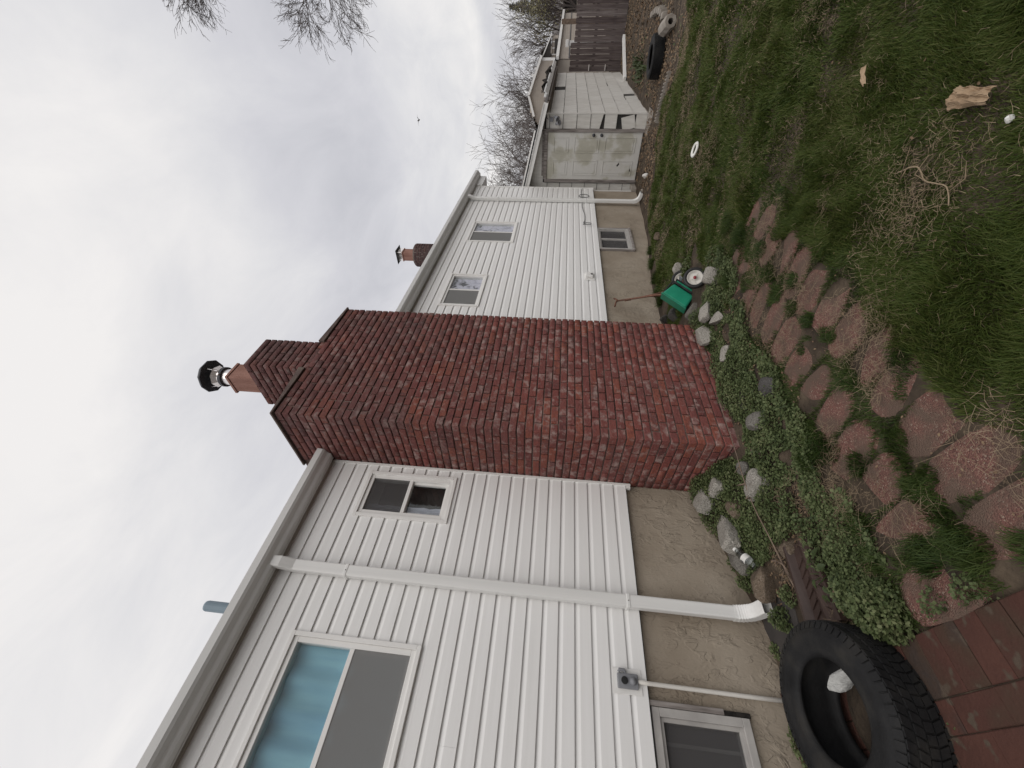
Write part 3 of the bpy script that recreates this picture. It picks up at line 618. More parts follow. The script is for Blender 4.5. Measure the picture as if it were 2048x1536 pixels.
for k in range(ncr+1):
    zc = CZ1-.034-k*CRS
    if k % 2 == 0:
        for i in range(8): put(CH0+i*PX, CH0+i*PX+BL, YF, YF+BD, zc)
        y = YF+BD+JT; xa = CH0
        while y < .02: put(xa, xa+BD, y, min(y+BL, .03), zc); put(CH1-BD, CH1, y, min(y+BL, .03), zc); y += PX
    else:
        put(CH0, CH0+BD, YF, YF+BL, zc); put(CH1-BD, CH1, YF, YF+BL, zc)
        for i in range(8):
            x0 = CH0+BD+JT+i*PX; x1 = min(x0+BL, CH1-BD-JT)
            if x1-x0 > .03: put(x0, x1, YF, YF+BD, zc)
        y = YF+PX
        while y < .0: put(CH0, CH0+BD, y, min(y+BL, .03), zc); put(CH1-BD, CH1, y, min(y+BL, .03), zc); y += PX
ns = int((SZ1-CZ1-.0)/CRS)
for k in range(ns+1):
    zc = SZ1-.030-k*CRS; L = (SX1-SX0-JT)/2
    ln = [BL]
    if k % 2 == 0:
        put(SX0, SX0+L, SY0, SY0+BD, zc); put(SX0+L+JT, SX1, SY0, SY0+BD, zc)
        put(SX0, SX0+L, SY1-BD, SY1, zc); put(SX0+L+JT, SX1, SY1-BD, SY1, zc); y = SY0+BD+JT
        while y < SY1-BD-.05:
            y2 = min(y+BL, SY1-BD-JT); put(SX0, SX0+BD, y, y2, zc); put(SX1-BD, SX1, y, y2, zc); y += PX
    else:
        put(SX0+BD+JT, SX1-BD-JT, SY0, SY0+BD, zc); put(SX0+BD+JT, SX1-BD-JT, SY1-BD, SY1, zc); y = SY0
        while y < SY1-.04:
            y2 = min(y+BL, SY1); put(SX0, SX0+BD, y, y2, zc); put(SX1-BD, SX1, y, y2, zc); y += PX
def score(b):
    (x, y, z), (lx, ly, lz) = b
    d = Vector((x, y, z))-EYE; D = d.length; dn_ = d/D
    front = abs(dn_.y)*lx*lz if y < YF+BD+.01 else 0
    side = abs(dn_.x)*ly*lz if x < CH0+BD+.01 else 0
    vis = z > tz(x, y-.2)-.02
    return (front+side)/D**2*(1 if vis else 0)
order = sorted(range(len(bricks)), key=lambda i: -score(bricks[i]))
for i in order[:300]:
    (x, y, z), (lx, ly, lz) = bricks[i]
    me = get_bm(round(lx, 3), round(ly, 3), lz, random.randrange(4))
    o = bpy.data.objects.new('brick', me); COL.objects.link(o); o.parent = chim
    j = lambda a: random.uniform(-a, a)
    o.location = Vector((x+j(.001), y+j(.0022), z+j(.001)))-WORLD[chim.name]; o.rotation_euler = (j(.012), j(.006), j(.008))
VV, FF, nb = [], [], 0
for i in order[300:]:
    (x, y, z), (lx, ly, lz) = bricks[i]
    me = get_bm(round(lx, 3), round(ly, 3), lz, random.randrange(4))
    co = np.empty(len(me.vertices)*3, np.float32); me.vertices.foreach_get('co', co); co = co.reshape(-1, 3)
    f = np.empty(len(me.polygons)*3, np.int32); me.polygons.foreach_get('vertices', f)
    a = random.uniform(-.01, .01)
    VV.append(co+np.array([x+random.uniform(-.001, .001), y+random.uniform(-.002, .002), z])); FF.append(f.reshape(-1, 3)+nb); nb += len(co)
fast_mesh('more_bricks', np.concatenate(VV), np.concatenate(FF), 'brick', kind='stuff', parent=chim)
# shoulders, cap, flue
def slab(poly_bottom, poly_top):
    n = len(poly_bottom); mb = MB(); mb.add(poly_bottom+poly_top, [tuple(range(n-1, -1, -1)), tuple(range(n, 2*n))]+[(i, (i+1) % n, n+(i+1) % n, n+i) for i in range(n)]); return mb
xa, xb, ya, yb = CH0-.020, SX0-.001, YF-.016, .10
slab([(xa, ya, CZ1+.002), (xb, ya, CZ1+.002), (xb, yb, CZ1+.002), (xa, yb, CZ1+.002)], [(xa, ya, CZ1+.022), (xb, ya, CZ1+.066), (xb, yb, CZ1+.066), (xa, yb, CZ1+.022)]).build('mortar_shoulder', 'wash', chim, bevel=.006)
xa, xb = SX1+.001, CH1+.016
slab([(xa, ya, CZ1+.002), (xb, ya, CZ1+.002), (xb, yb, CZ1+.002), (xa, yb, CZ1+.002)], [(xa, ya, CZ1+.066), (xb, ya, CZ1+.022), (xb, yb, CZ1+.022), (xa, yb, CZ1+.066)]).build('mortar_shoulder', 'wash', chim, bevel=.006)
e = .05
slab([(SX0, SY0, SZ1), (SX1, SY0, SZ1), (SX1, SY1, SZ1), (SX0, SY1, SZ1)], [(SX0+e, SY0+e, SZ1+.035), (SX1-e, SY0+e, SZ1+.035), (SX1-e, SY1-e, SZ1+.035), (SX0+e, SY1-e, SZ1+.035)]).build('mortar_cap', 'wash', chim, bevel=.006)
FX, FY = 2.852, -.265; h_ = .105
fl = MB().box(FX-h_, FX+h_, FY-h_, FY+h_, SZ1+.0, 4.905).build('flue_tile', 'clay', chim, bevel=.006)
MB().box(FX-h_-.008, FX+h_+.008, FY-h_-.008, FY+h_+.022, 4.906, 4.935).build('flue_rim', 'clay', fl, bevel=.003)
T = Matrix.Translation
mb = MB(); mb.tube([(FX, FY, 4.93), (FX, FY, 5.10)], .085, 28); pp = mb.build('flue_pipe', 'steel', chim, smooth=False)
mb = MB(); mb.lathe([(.086, 0), (.107, 0), (.107, .030), (.086, .030)], T((FX, FY, 5.035)), 28, True); mb.build('clamp_band', 'cap_black', pp)
mb = MB(); mb.tube([(FX-.06, FY-.085, 5.05), (FX-.068, FY-.105, 5.05)], .012, 8); mb.build('clamp_bolt', 'steel', pp)
mb = MB(); mb.lathe([(.086, 0), (.118, .050), (.116, .055), (.084, .006)], T((FX, FY, 5.085)), 8, True); mb.build('pipe_collar', 'steel', pp)
mb = MB(); mb.lathe([(.001, .06), (.140, .045), (.178, .0), (.176, -.012), (.140, -.020), (.001, -.022)], T((FX, FY, 5.215)), 10); mb.build('rain_cap', 'cap_black', pp)
mb = MB()
for a in range(3): an = a*2*PI/3+.4; mb.tube([(FX+.095*math.cos(an), FY+.095*math.sin(an), 5.09), (FX+.12*math.cos(an), FY+.12*math.sin(an), 5.21)], .006, 6)
mb.build('cap_bracket', 'steel', pp)

# ------------------------------------------------------------------ round chimney and vent on the roof
rc = empty('round_chimney', (10.2, 1.9, 4.3), 'small round brick chimney with clay pot seen over the far roof edge', 'chimney')
CX, CY = 10.25, 1.92; zb = roof_z(1.9)-.2
mb = MB(); mb.tube([(CX, CY, zb), (CX, CY, 5.44)], .295, 20); mb.build('mortar_core', 'mortar_pale', rc)
RB = []
for k in range(17):
    for j in range(9):
        a = (j+.5*(k % 2))*2*PI/9; zc = 5.43-.034-k*CRS
        mb = MB(); da = 2*PI/9*.90/2; r0, r1 = .20, .312; seg = 3
        ring = [(r*math.cos(a+da*t), r*math.sin(a+da*t)) for r, ts in ((r1, (-1, -.33, .33, 1)), (r0, (1, .33, -.33, -1))) for t in ts]
        n = len(ring); mb.add([(CX+x, CY+y, zc-.026) for x, y in ring]+[(CX+x, CY+y, zc+.026) for x, y in ring], [tuple(range(n-1, -1, -1)), tuple(range(n, 2*n))]+[(i, (i+1) % n, n+(i+1) % n, n+i) for i in range(n)])
        mb.build('brick', 'brick_old', rc)
mb = MB(); mb.lathe([(.30, 5.445), (.26, 5.475), (.13, 5.50)], T((CX, CY, 0)), 20); mb.build('mortar_cap', 'wash', rc)
pot = MB().box(CX-.12, CX+.12, CY-.12, CY+.12, 5.46, 5.79).build('clay_pot', 'clay', rc, bevel=.006)
MB().box(CX-.135, CX+.135, CY-.135, CY+.135, 5.791, 5.82).build('pot_rim', 'clay', pot, bevel=.004)
cap = MB().add([(CX-.20, CY-.20, 5.96), (CX+.20, CY-.20, 5.96), (CX+.20, CY+.20, 5.96), (CX-.20, CY+.20, 5.96), (CX, CY, 6.03)], [(3, 2, 1, 0), (0, 1, 4), (1, 2, 4), (2, 3, 4), (3, 0, 4)]).build('cap_roof', 'copper_green', rc)
mb = MB()
for i in range(7):
    for s in (-1, 1):
        t = -.12+.04*i
        mb.tube([(CX+t, CY+s*.125, 5.82), (CX+t, CY+s*.125, 5.96)], .005, 5); mb.tube([(CX+s*.125, CY+t, 5.82), (CX+s*.125, CY+t, 5.96)], .005, 5)
mb.build('cap_mesh', 'steel', rc)
mb = MB(); mb.tube([(.985, 1.0, roof_z(1)-.05), (.985, 1.0, 4.69), (.985, 1.0, 4.705)], [.047, .047, .043], 18); mb.build('vent_pipe', 'vent', None, smooth=False, label='blue grey vent pipe sticking up above the near gutter', cat='pipe')

# ------------------------------------------------------------------ shed
shed = empty('shed', (13, 0, -.16), 'old white shingled shed with a peeling panel door', 'shed')
SX, SYc, GZ0 = 10.20, -1.42, -.17
SBK = 16.80
SE = 1.955                                   # height of the side wall
def gz(y): return SE+.03+(y-SYc)*.235        # roof underside of the front wall
DY0, DY1, DZ0, DZ1 = -1.085, -.130, -.135, 1.90
mb = MB(); Y2 = 2.2
mb.box(SX+.012, SBK, SYc+.012, Y2, GZ0+.02, SE); mb.add([(SX+.012, SYc+.012, SE), (SX+.012, Y2, SE), (SX+.012, Y2, gz(Y2)), (SBK, SYc+.012, SE), (SBK, Y2, SE), (SBK, Y2, gz(Y2))], [(0, 1, 2), (5, 4, 3), (0, 2, 5, 3), (1, 4, 5, 2)])
mb.build('wall', 'shed_wall', shed)
mb = MB(); mb.box(SX-.01, SBK+.02, SYc-.03, Y2, -.6, GZ0+.015); mb.build('foundation', 'concrete', shed)
def tile(x0, x1, z0, z1, face, rot=0, drop=(0, 0), skew=0):
    """one cement shingle; face 'f' lies on the front wall (x -> y), 's' on the side wall"""
    cx_, cz_ = (x0+x1)/2, (z0+z1)/2; hw, hh = (x1-x0)/2-.004, (z1-z0)/2
    pts = [(-hw, -hh), (hw, -hh+skew), (hw, hh), (-hw, hh)]
    cr, sr = math.cos(rot), math.sin(rot)
    pts = [(cx_+p*cr-q*sr+drop[0], cz_+p*sr+q*cr+drop[1]) for p, q in pts]
    lo, hi = .016, .004
    v = []
    for dd in (0, 1):
        for i, (a, z) in enumerate(pts):
            off = (lo if i < 2 else hi) if dd else -.004
            v.append((SX-off, a, z) if face == 'f' else (a, SYc-off, z))
    MB().add(v, [(0, 1, 2, 3), (7, 6, 5, 4), (0, 4, 5, 1), (1, 5, 6, 2), (2, 6, 7, 3), (3, 7, 4, 0)]).build('shingle', 'shed_tile', shed)
RH = .292
for r in range(8):
    z0 = GZ0+.01+r*RH
    zt = z0+RH-.011
    # left of the door
    if r < 8:
        for a, b in ((-.055, .18), (.18, .5)):
            zt2 = min(zt, gz((a+b)/2)-.03)
            if zt2 > z0+.05: tile(a, b, z0, zt2, 'f')
    # right of the door: the low ones have slipped
    a, b = SYc+.004, DY0-.060
    if z0 < SE:
        zt2 = min(zt, SE-.01)
        if r == 0: tile(a, b, z0-.02, zt2-.06, 'f', rot=.03)
        elif r == 1: tile(a+.02, b, z0-.05, zt2-.06, 'f', rot=-.24, drop=(.012, -.012))
        elif r == 2: tile(a, b-.004, z0+.03, zt2, 'f')
        elif r == 3: tile(a, b, z0+.025, zt2, 'f', rot=0, skew=.06)
        else: tile(a, b, z0, zt2, 'f')
for r in range(8):
    z0 = GZ0+.01+r*RH; zt = min(z0+RH-.011, SE-.01)
    if zt-z0 < .06: continue
    x = SX+.002-(.30 if r % 2 else 0); i = 0
    while x < SBK:
        a, b = max(x, SX+.002), min(x+.61, SBK)
        if not (r == 6 and i == 5) and True: tile(a, b-(.32 if (r, i) == (0, 3) else 0), z0+(.02 if (r, i) in ((1, 3), (2, 6)) else 0), zt, 's', rot=random.uniform(-.012, .012))
        x += .61; i += 1
MB().box(SX-.018, SX+.002, SYc-.018, SYc+.006, GZ0, SE).build('corner_strip', 'shed_tile', shed)
for z0, z1, y0, y1 in ((1.915, 2.16, DY0-.06, .5), (1.95, 1.975, SYc, DY0-.06)):
    pass
mb = MB(); mb.add([(SX-.010, y, z) for y, z in ((DY0-.02, 1.985), (.5, 1.985), (.5, gz(.5)-.03), (DY0-.02, gz(DY0)-.03))]+[(SX+.011, y, z) for y, z in ((DY0-.02, 1.985), (.5, 1.985), (.5, gz(.5)-.03), (DY0-.02, gz(DY0)-.03))], [(3, 2, 1, 0), (4, 5, 6, 7), (0, 1, 5, 4), (1, 2, 6, 5), (2, 3, 7, 6), (3, 0, 4, 7)])
mb.build('gable_panel', 'shed_tile', shed)
MB().box(SX-.045, SX+.01, DY0-.058, DY0, -.17, 1.98).build('door_frame', 'grey_wood', shed, bevel=.004)
MB().box(SX-.045, SX+.01, DY1, DY1+.062, -.17, 1.95).build('door_frame', 'grey_wood', shed, bevel=.004)
MB().box(SX-.044, SX+.01, DY0+.001, DY1-.001, DZ1+.002, 1.975).build('door_frame', 'grey_wood', shed, bevel=.004)
dr = MB().box(SX-.022, SX+.011, DY0+.004, DY1-.004, DZ0, DZ1).build('door', 'door_paint', shed, bevel=.003, label='pale six panel door with peeling paint')
dw = (DY1-DY0)/2
for c in (DY0+dw*.52, DY1-dw*.52):
    for a, b in ((.12, .78), (.90, 1.45), (1.57, 1.90)):
        z0, z1 = DZ0+a, min(DZ0+b, DZ1-.08); hw = .155
        mb = MB(); f = .018
        for p, q, e, t in ((c-hw, c+hw, z0, z0+f), (c-hw, c+hw, z1-f, z1), (c-hw, c-hw+f, z0+f, z1-f), (c+hw-f, c+hw, z0+f, z1-f)): mb.box(SX-.030, SX-.0225, p, q, e, t)
        mb.build('panel_moulding', 'door_paint', dr, bevel=.003)
        MB().box(SX-.029, SX-.0228, c-hw+.045, c+hw-.045, z0+.045, z1-.045).build('panel', 'door_paint', dr, bevel=.004)
for z in (.905, .735):
    mb = MB(); mb.lathe([(.001, .050), (.026, .046), (.030, .030), (.014, .018), (.030, .006), (.032, 0)], T((SX-.022, DY0+.055, z)) @ Matrix.Rotation(-PI/2, 4, 'Y'), 14); mb.build('knob', 'cap_black', dr, smooth=True)
mb = MB(); mb.add([(SX-.0305, -.50, .28), (SX-.0305, -.44, .33), (SX-.0305, -.41, .31), (SX-.0305, -.46, .27)], [(0, 1, 2, 3)]); mb.add([(SX-.0235, -.38, .02), (SX-.0235, -.33, .05), (SX-.0235, -.31, .0)], [(0, 1, 2)])
mb.build('door_hole', 'black', dr)
# roof: boards, drip edge, white metal edge
rl = Vector((0, 1, .235)).normalized(); up_ = Vector((0, -.235, 1)).normalized()
def roof_strip(x0, x1, y0, y1, lift, th, m, nm):
    c = Vector(((x0+x1)/2, (y0+y1)/2, gz((y0+y1)/2)+lift)); hl = (y1-y0)/2*math.sqrt(1+.235**2)
    MB().obox(c, ((x1-x0)/2, 0, 0), rl*hl, up_*th/2).build(nm, m, shed)
roof_strip(SX-.16, SBK+.15, SYc-.22, 2.6, .03, .05, 'grey_roof', 'roof')
roof_strip(SX-.185, SX-.162, SYc-.22, 2.6, .02, .085, 'trim', 'rake_board')
roof_strip(SX-.20, SX-.02, SYc-.20, 2.6, .068, .018, 'gutter', 'drip_edge')
roof_strip(SX-.03, SX+.10, SYc+.3, 2.6, .105, .030, 'cap_black', 'roof_edge_shingles')
roof_strip(SX-.10, SX-.03, SYc+.3, 2.6, .13, .03, 'trim', 'metal_strip')
MB().box(SX-.02, SX+.0, SYc-.18, -.2, 1.978, 2.02).build('rafter_tail', 'grey_wood', shed)
MB().box(SX+.3, SBK, SYc-.20, SYc-.17, 1.90, 2.03).build('fascia', 'grey_wood', shed)
gp2 = [(SYc-.20, 2.05), (SYc-.20, 1.95), (SYc-.27, 1.95), (SYc-.31, 2.02), (SYc-.31, 2.05), (SYc-.295, 2.05), (SYc-.295, 2.02), (SYc-.262, 1.958), (SYc-.208, 1.958), (SYc-.208, 2.05)]
MB().extr(gp2, SX+.62, SBK+.4).build('gutter', 'gutter', shed)
for xx, yy, s in ((11.9, -1.66, .10), (12.7, -1.66, .12), (14.2, -1.67, .13), (15.2, -1.66, .10)):
    mb = MB()
    for i in range(14):
        p = Vector((xx+random.uniform(-.25, .25), yy+random.uniform(-.06, .06), 2.06+random.uniform(-.01, .05)))
        d = Vector((random.uniform(-1, 1), random.uniform(-.4, .4), random.uniform(-.1, .4))).normalized(); n = d.orthogonal().normalized()
        mb.obox(p, d*s*.7, n*s*.4, d.cross(n)*.006)
    mb.build('gutter_debris', 'rot', shed)
# flood lamp at the corner
lp = MB().box(SX-.05, SX+.0, SYc+.06, SYc+.14, 1.80, 1.88).build('flood_lamp', 'plastic_grey', shed, bevel=.005)
for s, dz in ((-.04, -.07), (.05, -.11)):
    mb = MB(); mx = T((SX-.10, SYc+.10+s, 1.80+dz)) @ Matrix.Rotation(math.radians(-140), 4, 'Y') @ Matrix.Rotation(s*8, 4, 'X')
    mb.lathe([(.001, -.07), (.025, -.065), (.03, -.02), (.055, .035), (.055, .04), (.048, .038), (.001, .01)], mx, 14); mb.build('lamp_head', 'plastic_grey', lp, smooth=True)
mb = MB(); mb.tube([(SX-.015, SYc+.10, 1.9), (SX-.012, SYc+.02, 2.02), (SX-.012, SYc-.1, 2.0)], .006, 6); mb.build('lamp_cable', 'cable', lp)
MB().box(9.62, SX-.046, -1.55, .5, -.4, -.163).build('door_step', 'concrete', shed, bevel=.01)
MB().box(SX-.024, SX-.004, -.04, .06, -.155, -.06).build('vent_grille', 'black', shed)
MB().box(9.90, 10.19, -.052, .03, -.3, -.05).build('side_footing', 'concrete', shed, bevel=.01)

# ------------------------------------------------------------------ fence
fence = empty('wood_fence', (17, -3.2, -.16), 'weathered dark wooden board fence behind the shed', 'fence')
y = -1.44; k = 0
while y > -6.6:
    wd = random.uniform(.135, .15); top = (1.515 if y > -2.12 else 1.40)+random.uniform(-.012, .012); bot = -.15+random.uniform(-.02, .02)
    th = .010+.016*random.random()
    MB().add([(17.0-th, y-wd+.004, bot), (17.0-th, y, bot), (17.0-th, y, top-.02), (17.0-th, y-.025, top), (17.0-th, y-wd+.03, top), (17.0-th, y-wd+.004, top-.02),
              (17.01, y-wd+.004, bot), (17.01, y, bot), (17.01, y, top-.02), (17.01, y-.025, top), (17.01, y-wd+.03, top), (17.01, y-wd+.004, top-.02)],
             [(5, 4, 3, 2, 1, 0), (6, 7, 8, 9, 10, 11)]+[(i, (i+1) % 6, 6+(i+1) % 6, 6+i) for i in range(6)]).build('board', 'fence', fence)
    y -= wd+.007; k += 1
for z in (.15, .70, 1.22): MB().box(17.012, 17.05, -6.6, -1.44, z, z+.09).build('rail', 'fence', fence)
for yy in (-1.5, -3.9, -6.3): MB().box(17.052, 17.14, yy-.045, yy+.045, -.4, 1.35).build('post', 'fence', fence)
mb = MB().box(16.955, 16.986, -1.62, -1.46, .86, .885); mb.box(16.955, 16.986, -1.62, -1.46, .33, .355); mb.build('gate_hinge', 'steel', fence)
po = MB().box(17.5, 17.59, -2.20, -2.07, -.3, 1.66); po.box(17.47, 17.62, -2.23, -2.04, 1.58, 1.68)
po.build('white_post', 'trim', None, bevel=.006, label='white capped post showing just above the fence', cat='post')
MB().box(18.2, 18.32, -2.72, -2.58, -.3, 1.86).build('brown_post', 'straw_stick', None, bevel=.006, label='tall brown wooden post rising behind the dark fence', cat='post')

# ------------------------------------------------------------------ neighbouring buildings
garage = empty('neighbour_garage', (27, 0, -.16), 'low tan sided outbuilding with a white gutter behind the fence', 'building')
A = Vector((21.5, -1.42, 0)); B = Vector((33, -2.62, 0)); dv = (B-A).normalized(); nv = Vector((-dv.y, dv.x, 0))
def walled(mb, p, q, th, z0, z1, off=0.0):
    p, q = Vector(p), Vector(q); d = (q-p); L = d.length; d.normalize(); n = Vector((-d.y, d.x, 0))
    mb.obox((p+q)/2+n*(th/2+off)+Vector((0, 0, (z0+z1)/2)), d*L/2, n*th/2, Vector((0, 0, (z1-z0)/2)))
for i in range(22):
    mb = MB(); walled(mb, A, B, .03+.004*(i % 2), -.2+i*.1, -.2+i*.1+.096); mb.build('siding_board', 'tan_siding', garage)
mb = MB(); walled(mb, A, B, 5.0, -.2, 2.0, .05); mb.build('wall', 'tan_siding', garage)
mb = MB(); walled(mb, A-dv*.3, B+dv*.2, .12, 1.955, 2.075, -.14); mb.build('gutter', 'trim', garage)
mb = MB(); walled(mb, A, B, .02, 1.52, 1.56, -.025); mb.build('dark_rail', 'cap_black', garage)
mb = MB(); P = [A-dv*.4-nv*.1, B+dv*.3-nv*.1]; Q = [p+nv*3 for p in P]
mb.add([P[0]+Vector((0, 0, 2.10)), P[1]+Vector((0, 0, 2.10)), Q[1]+Vector((0, 0, 2.35)), Q[0]+Vector((0, 0, 2.35))], [(0, 1, 2, 3)]); mb.build('roof', 'grey_roof', garage)

nh = empty('neighbour_house', (33, 3, -.16), 'tan gabled house rising above the shed roof', 'house')
NX = 31.5; ya_, yb_ = -.63, 7.0
for i in range(34):
    z0 = -.2+i*.12
    # the wall steps under the rake: clip each board against the gable line
    def zl(y): return 3.22+(y+.63)*(.385 if y < 1.22 else 0)+(0 if y < 1.22 else .71)-(0 if y < 2.1 else (y-2.1)*.75)
    ys_ = [yy for yy in np.linspace(ya_, yb_, 120) if zl(yy) > z0+.06]
    if len(ys_) < 2: continue
    MB().box(NX, NX+.04+.004*(i % 2), ys_[0], ys_[-1], z0, z0+.116).build('siding_board', 'tan_siding', nh)
mb = MB(); mb.box(NX+.05, NX+9, ya_, yb_, -.3, 3.1); mb.build('wall', 'tan_siding', nh)
def beam(mb, p, q, w, t): 
    p, q = Vector(p), Vector(q); d = q-p; L = d.length; d.normalize(); s = Vector((1, 0, 0)); u = d.cross(s).normalized(); mb.obox((p+q)/2, d*L/2, s*t/2, u*w/2)
mb = MB(); beam(mb, (NX-.1, -.78, 3.20), (NX-.1, 1.22, 3.97), .13, .2); beam(mb, (NX-.1, 1.20, 3.97), (NX-.1, 2.35, 3.60), .13, .2); mb.build('rake_board', 'trim', nh)
MB().box(NX-.03, NX+.02, -.66, -.52, -.2, 3.15).build('corner_board', 'trim', nh)
mb = MB()
for s0, s1, z0, z1 in ((-.85, 1.22, 3.25, 4.03), (1.22, 5.0, 4.03, 2.8)): mb.add([(NX-.2, s0, z0), (NX+9, s0, z0), (NX+9, s1, z1), (NX-.2, s1, z1)], [(0, 1, 2, 3)])
mb.build('roof', 'grey_roof', nh)
for yy, zz_ in ((.0, 3.75), (.35, 3.95), (-.35, 3.5)): MB().box(NX+2, NX+2.12, yy, yy+.12, 3.2, zz_).build('vent_stack', 'trim', nh)
pc = MB().box(NX+.5, NX+3, -1.55, -.64, -.2, 2.62); pc = pc.build('sunroom', 'tan_siding', nh)
for i in range(3): MB().box(NX+.47, NX+.495, -.80-.30*i, -.74-.30*i, 1.9, 2.60).build('window_mullion', 'trim', pc)
MB().box(NX+.46, NX+.498, -1.50, -.80, 1.88, 2.45).build('window', 'slate', pc)
mb = MB(); mb.add([(NX+.35, -1.70, 2.66), (NX+3, -1.70, 2.66), (NX+3, -.60, 3.18), (NX+.35, -.60, 3.18), (NX+.35, -.60, 2.66), (NX+3, -.60, 2.66)], [(0, 1, 2, 3), (0, 3, 4)]); mb.build('roof', 'slate', pc)
mb = MB(); beam(mb, (NX+.33, -1.72, 2.66), (NX+.33, -.60, 3.20), .07, .06); mb.build('rake_board', 'trim', pc)

fh = empty('far_house', (50, -4, -.16), 'distant low house with a broad grey shingle roof', 'house')
MB().box(46, 54, -14, .8, -.3, 2.45).build('wall', 'tan_siding', fh)
mb = MB(); mb.add([(45.6, -14.2, 2.40), (45.6, 1.0, 2.40), (50, 1.0, 3.22), (50, -14.2, 3.22), (54.4, 1, 2.4), (54.4, -14.2, 2.4)], [(0, 1, 2, 3), (3, 2, 4, 5), (1, 4, 2)]); mb.build('roof', 'grey_roof', fh)
MB().box(45.5, 45.6, -14.2, 1.0, 2.30, 2.42).build('gutter', 'trim', fh)
for yy in (-1.6, -3.2, -4.8): MB().box(45.96, 45.99, yy-.5, yy+.5, 1.2, 2.2).build('window', 'slate', fh)
dh = empty('white_dormer_house', (58, -3.6, -.16), 'small white gable end at the top edge beyond the grey roof', 'house')
MB().box(58, 62, -6.5, -2.35, -.3, 3.35).build('wall', 'trim', dh)
mb = MB(); mb.add([(57.7, -2.1, 3.3), (62, -2.1, 3.3), (62, -4.4, 4.7), (57.7, -4.4, 4.7), (57.7, -6.7, 3.3), (62, -6.7, 3.3)], [(0, 1, 2, 3), (3, 2, 5, 4), (0, 3, 4)]); mb.build('roof', 'grey_roof', dh)

# ------------------------------------------------------------------ trees
def grow(mb, p, d, L, r, lev, R, maxlev, spread, kids, up=.25, tips=None, minr=.004, droop=0.0):
    k = 4 if lev < 2 else 3
    pts = [Vector(p)]; rad = [r]; dd = Vector(d).normalized()
    for i in range(k):
        dd = (dd + Vector((R.uniform(-1, 1), R.uniform(-1, 1), R.uniform(-1, 1)))*.20 + Vector((0, 0, up*.22-droop))).normalized()
        pts.append(pts[-1]+dd*L/k); rad.append(max(minr*.6, r*(1-.55*(i+1)/k)))
    mb.tube(pts, rad, 6 if lev == 0 else (4 if lev == 1 else 3), cap=False)
    if lev >= maxlev:
        if tips is not None: tips.append((pts[-1].copy(), dd.copy()))
        return
    n = kids[min(lev, len(kids)-1)]
    for i in range(n):
        t = R.uniform(.25, 1.0) if i else 1.0
        s = t*k; a = min(int(s), k-1); f = s-a
        q = pts[a].lerp(pts[a+1], f); rr = rad[a]+(rad[a+1]-rad[a])*f
        base = (pts[a+1]-pts[a]).normalized(); o = base.orthogonal().normalized(); an = R.uniform(0, 2*PI)
        side = o*math.cos(an)+base.cross(o)*math.sin(an)
        nd = (base*math.cos(spread)+side*math.sin(spread)*R.uniform(.6, 1.3)).normalized()
        grow(mb, q, nd, L*R.uniform(.52, .78), max(minr, rr*.66), lev+1, R, maxlev, spread, kids, up, tips, minr, droop)
def bare_tree(name, loc, hgt, seed, label, r0=.20, maxlev=5, kids=(6, 5, 4, 3, 3), spread=.62, m='bark_far', buds=0, minr=.0115, group='trees beyond the fence'):
    R = random.Random(seed); root = empty(name, loc, label, 'tree', group)
    tr = MB(); x, y, z = loc; th = hgt*R.uniform(.16, .24)
    tr.tube([(x, y, z-.3), (x+R.uniform(-.1, .1), y, z+th*.5), (x+R.uniform(-.15, .15), y+R.uniform(-.15, .15), z+th)], [r0*1.25, r0, r0*.85], 7)
    tr.build('trunk', m, root, smooth=True)
    cr = MB(); tips = []
    top = Vector(tr.v[-4])
    for i in range(kids[0]):
        a = 2*PI*i/kids[0]+R.uniform(-.4, .4); tilt = R.uniform(.15, .75)
        d = Vector((math.cos(a)*math.sin(tilt), math.sin(a)*math.sin(tilt), math.cos(tilt)))
        grow(cr, top-Vector((0, 0, R.uniform(0, th*.3))), d, hgt*R.uniform(.30, .40), r0*.6, 1, R, maxlev, spread, kids, .25, tips, minr)
    cr.build('crown', m, root, smooth=True)
    if buds:
        V = []; F = []
        for p, d in tips:
            for j in range(buds):
                q = p+Vector((R.gauss(0, .16), R.gauss(0, .16), R.gauss(0, .16))); s = R.uniform(.03, .07)
                u = Vector((R.gauss(0, 1), R.gauss(0, 1), R.gauss(0, 1))).normalized(); w = u.orthogonal().normalized()
                b = len(V); V += [q-u*s, q+w*s*.6, q+u*s, q-w*s*.6]; F.append((b, b+1, b+2, b+3))
        if V: mbb = MB(); mbb.add(V, F); mbb.build('buds', 'bud', root)
    return root
def azp(az, dist): a = math.radians(az); return (dist*math.cos(a), -3.166+dist*math.sin(a), -.2)
bare_tree('bare_tree', azp(2.9, 46), 7.4, 3, 'fan shaped bare tree right of the tan gabled house', maxlev=5, spread=.45)
bare_tree('bare_tree', azp(8.8, 42), 8.6, 11, 'tallest round crowned bare tree behind the tan house', maxlev=5, kids=(6, 5, 4, 3, 3))
bare_tree('bare_tree', azp(11.2, 40), 7.6, 5, 'dense dark bare tree over the left end of the tan house', maxlev=5, kids=(6, 5, 4, 3, 3))
bare_tree('bare_tree', azp(14.4, 36), 7.6, 8, 'twisted bare tree above the shed roof', maxlev=5, kids=(6, 5, 4, 3, 3))
bare_tree('bare_tree', azp(17.2, 34), 9.0, 21, 'bare tree half hidden by the end of the house', maxlev=5)
bare_tree('bare_tree', azp(6.0, 60), 8.0, 31, 'pale thin bare tree farthest behind the tan house', maxlev=5, minr=.012)
bare_tree('budding_tree', azp(.6, 44), 6.6, 41, 'tree with yellow green buds at the top edge of the picture', maxlev=5, buds=3, spread=.55)
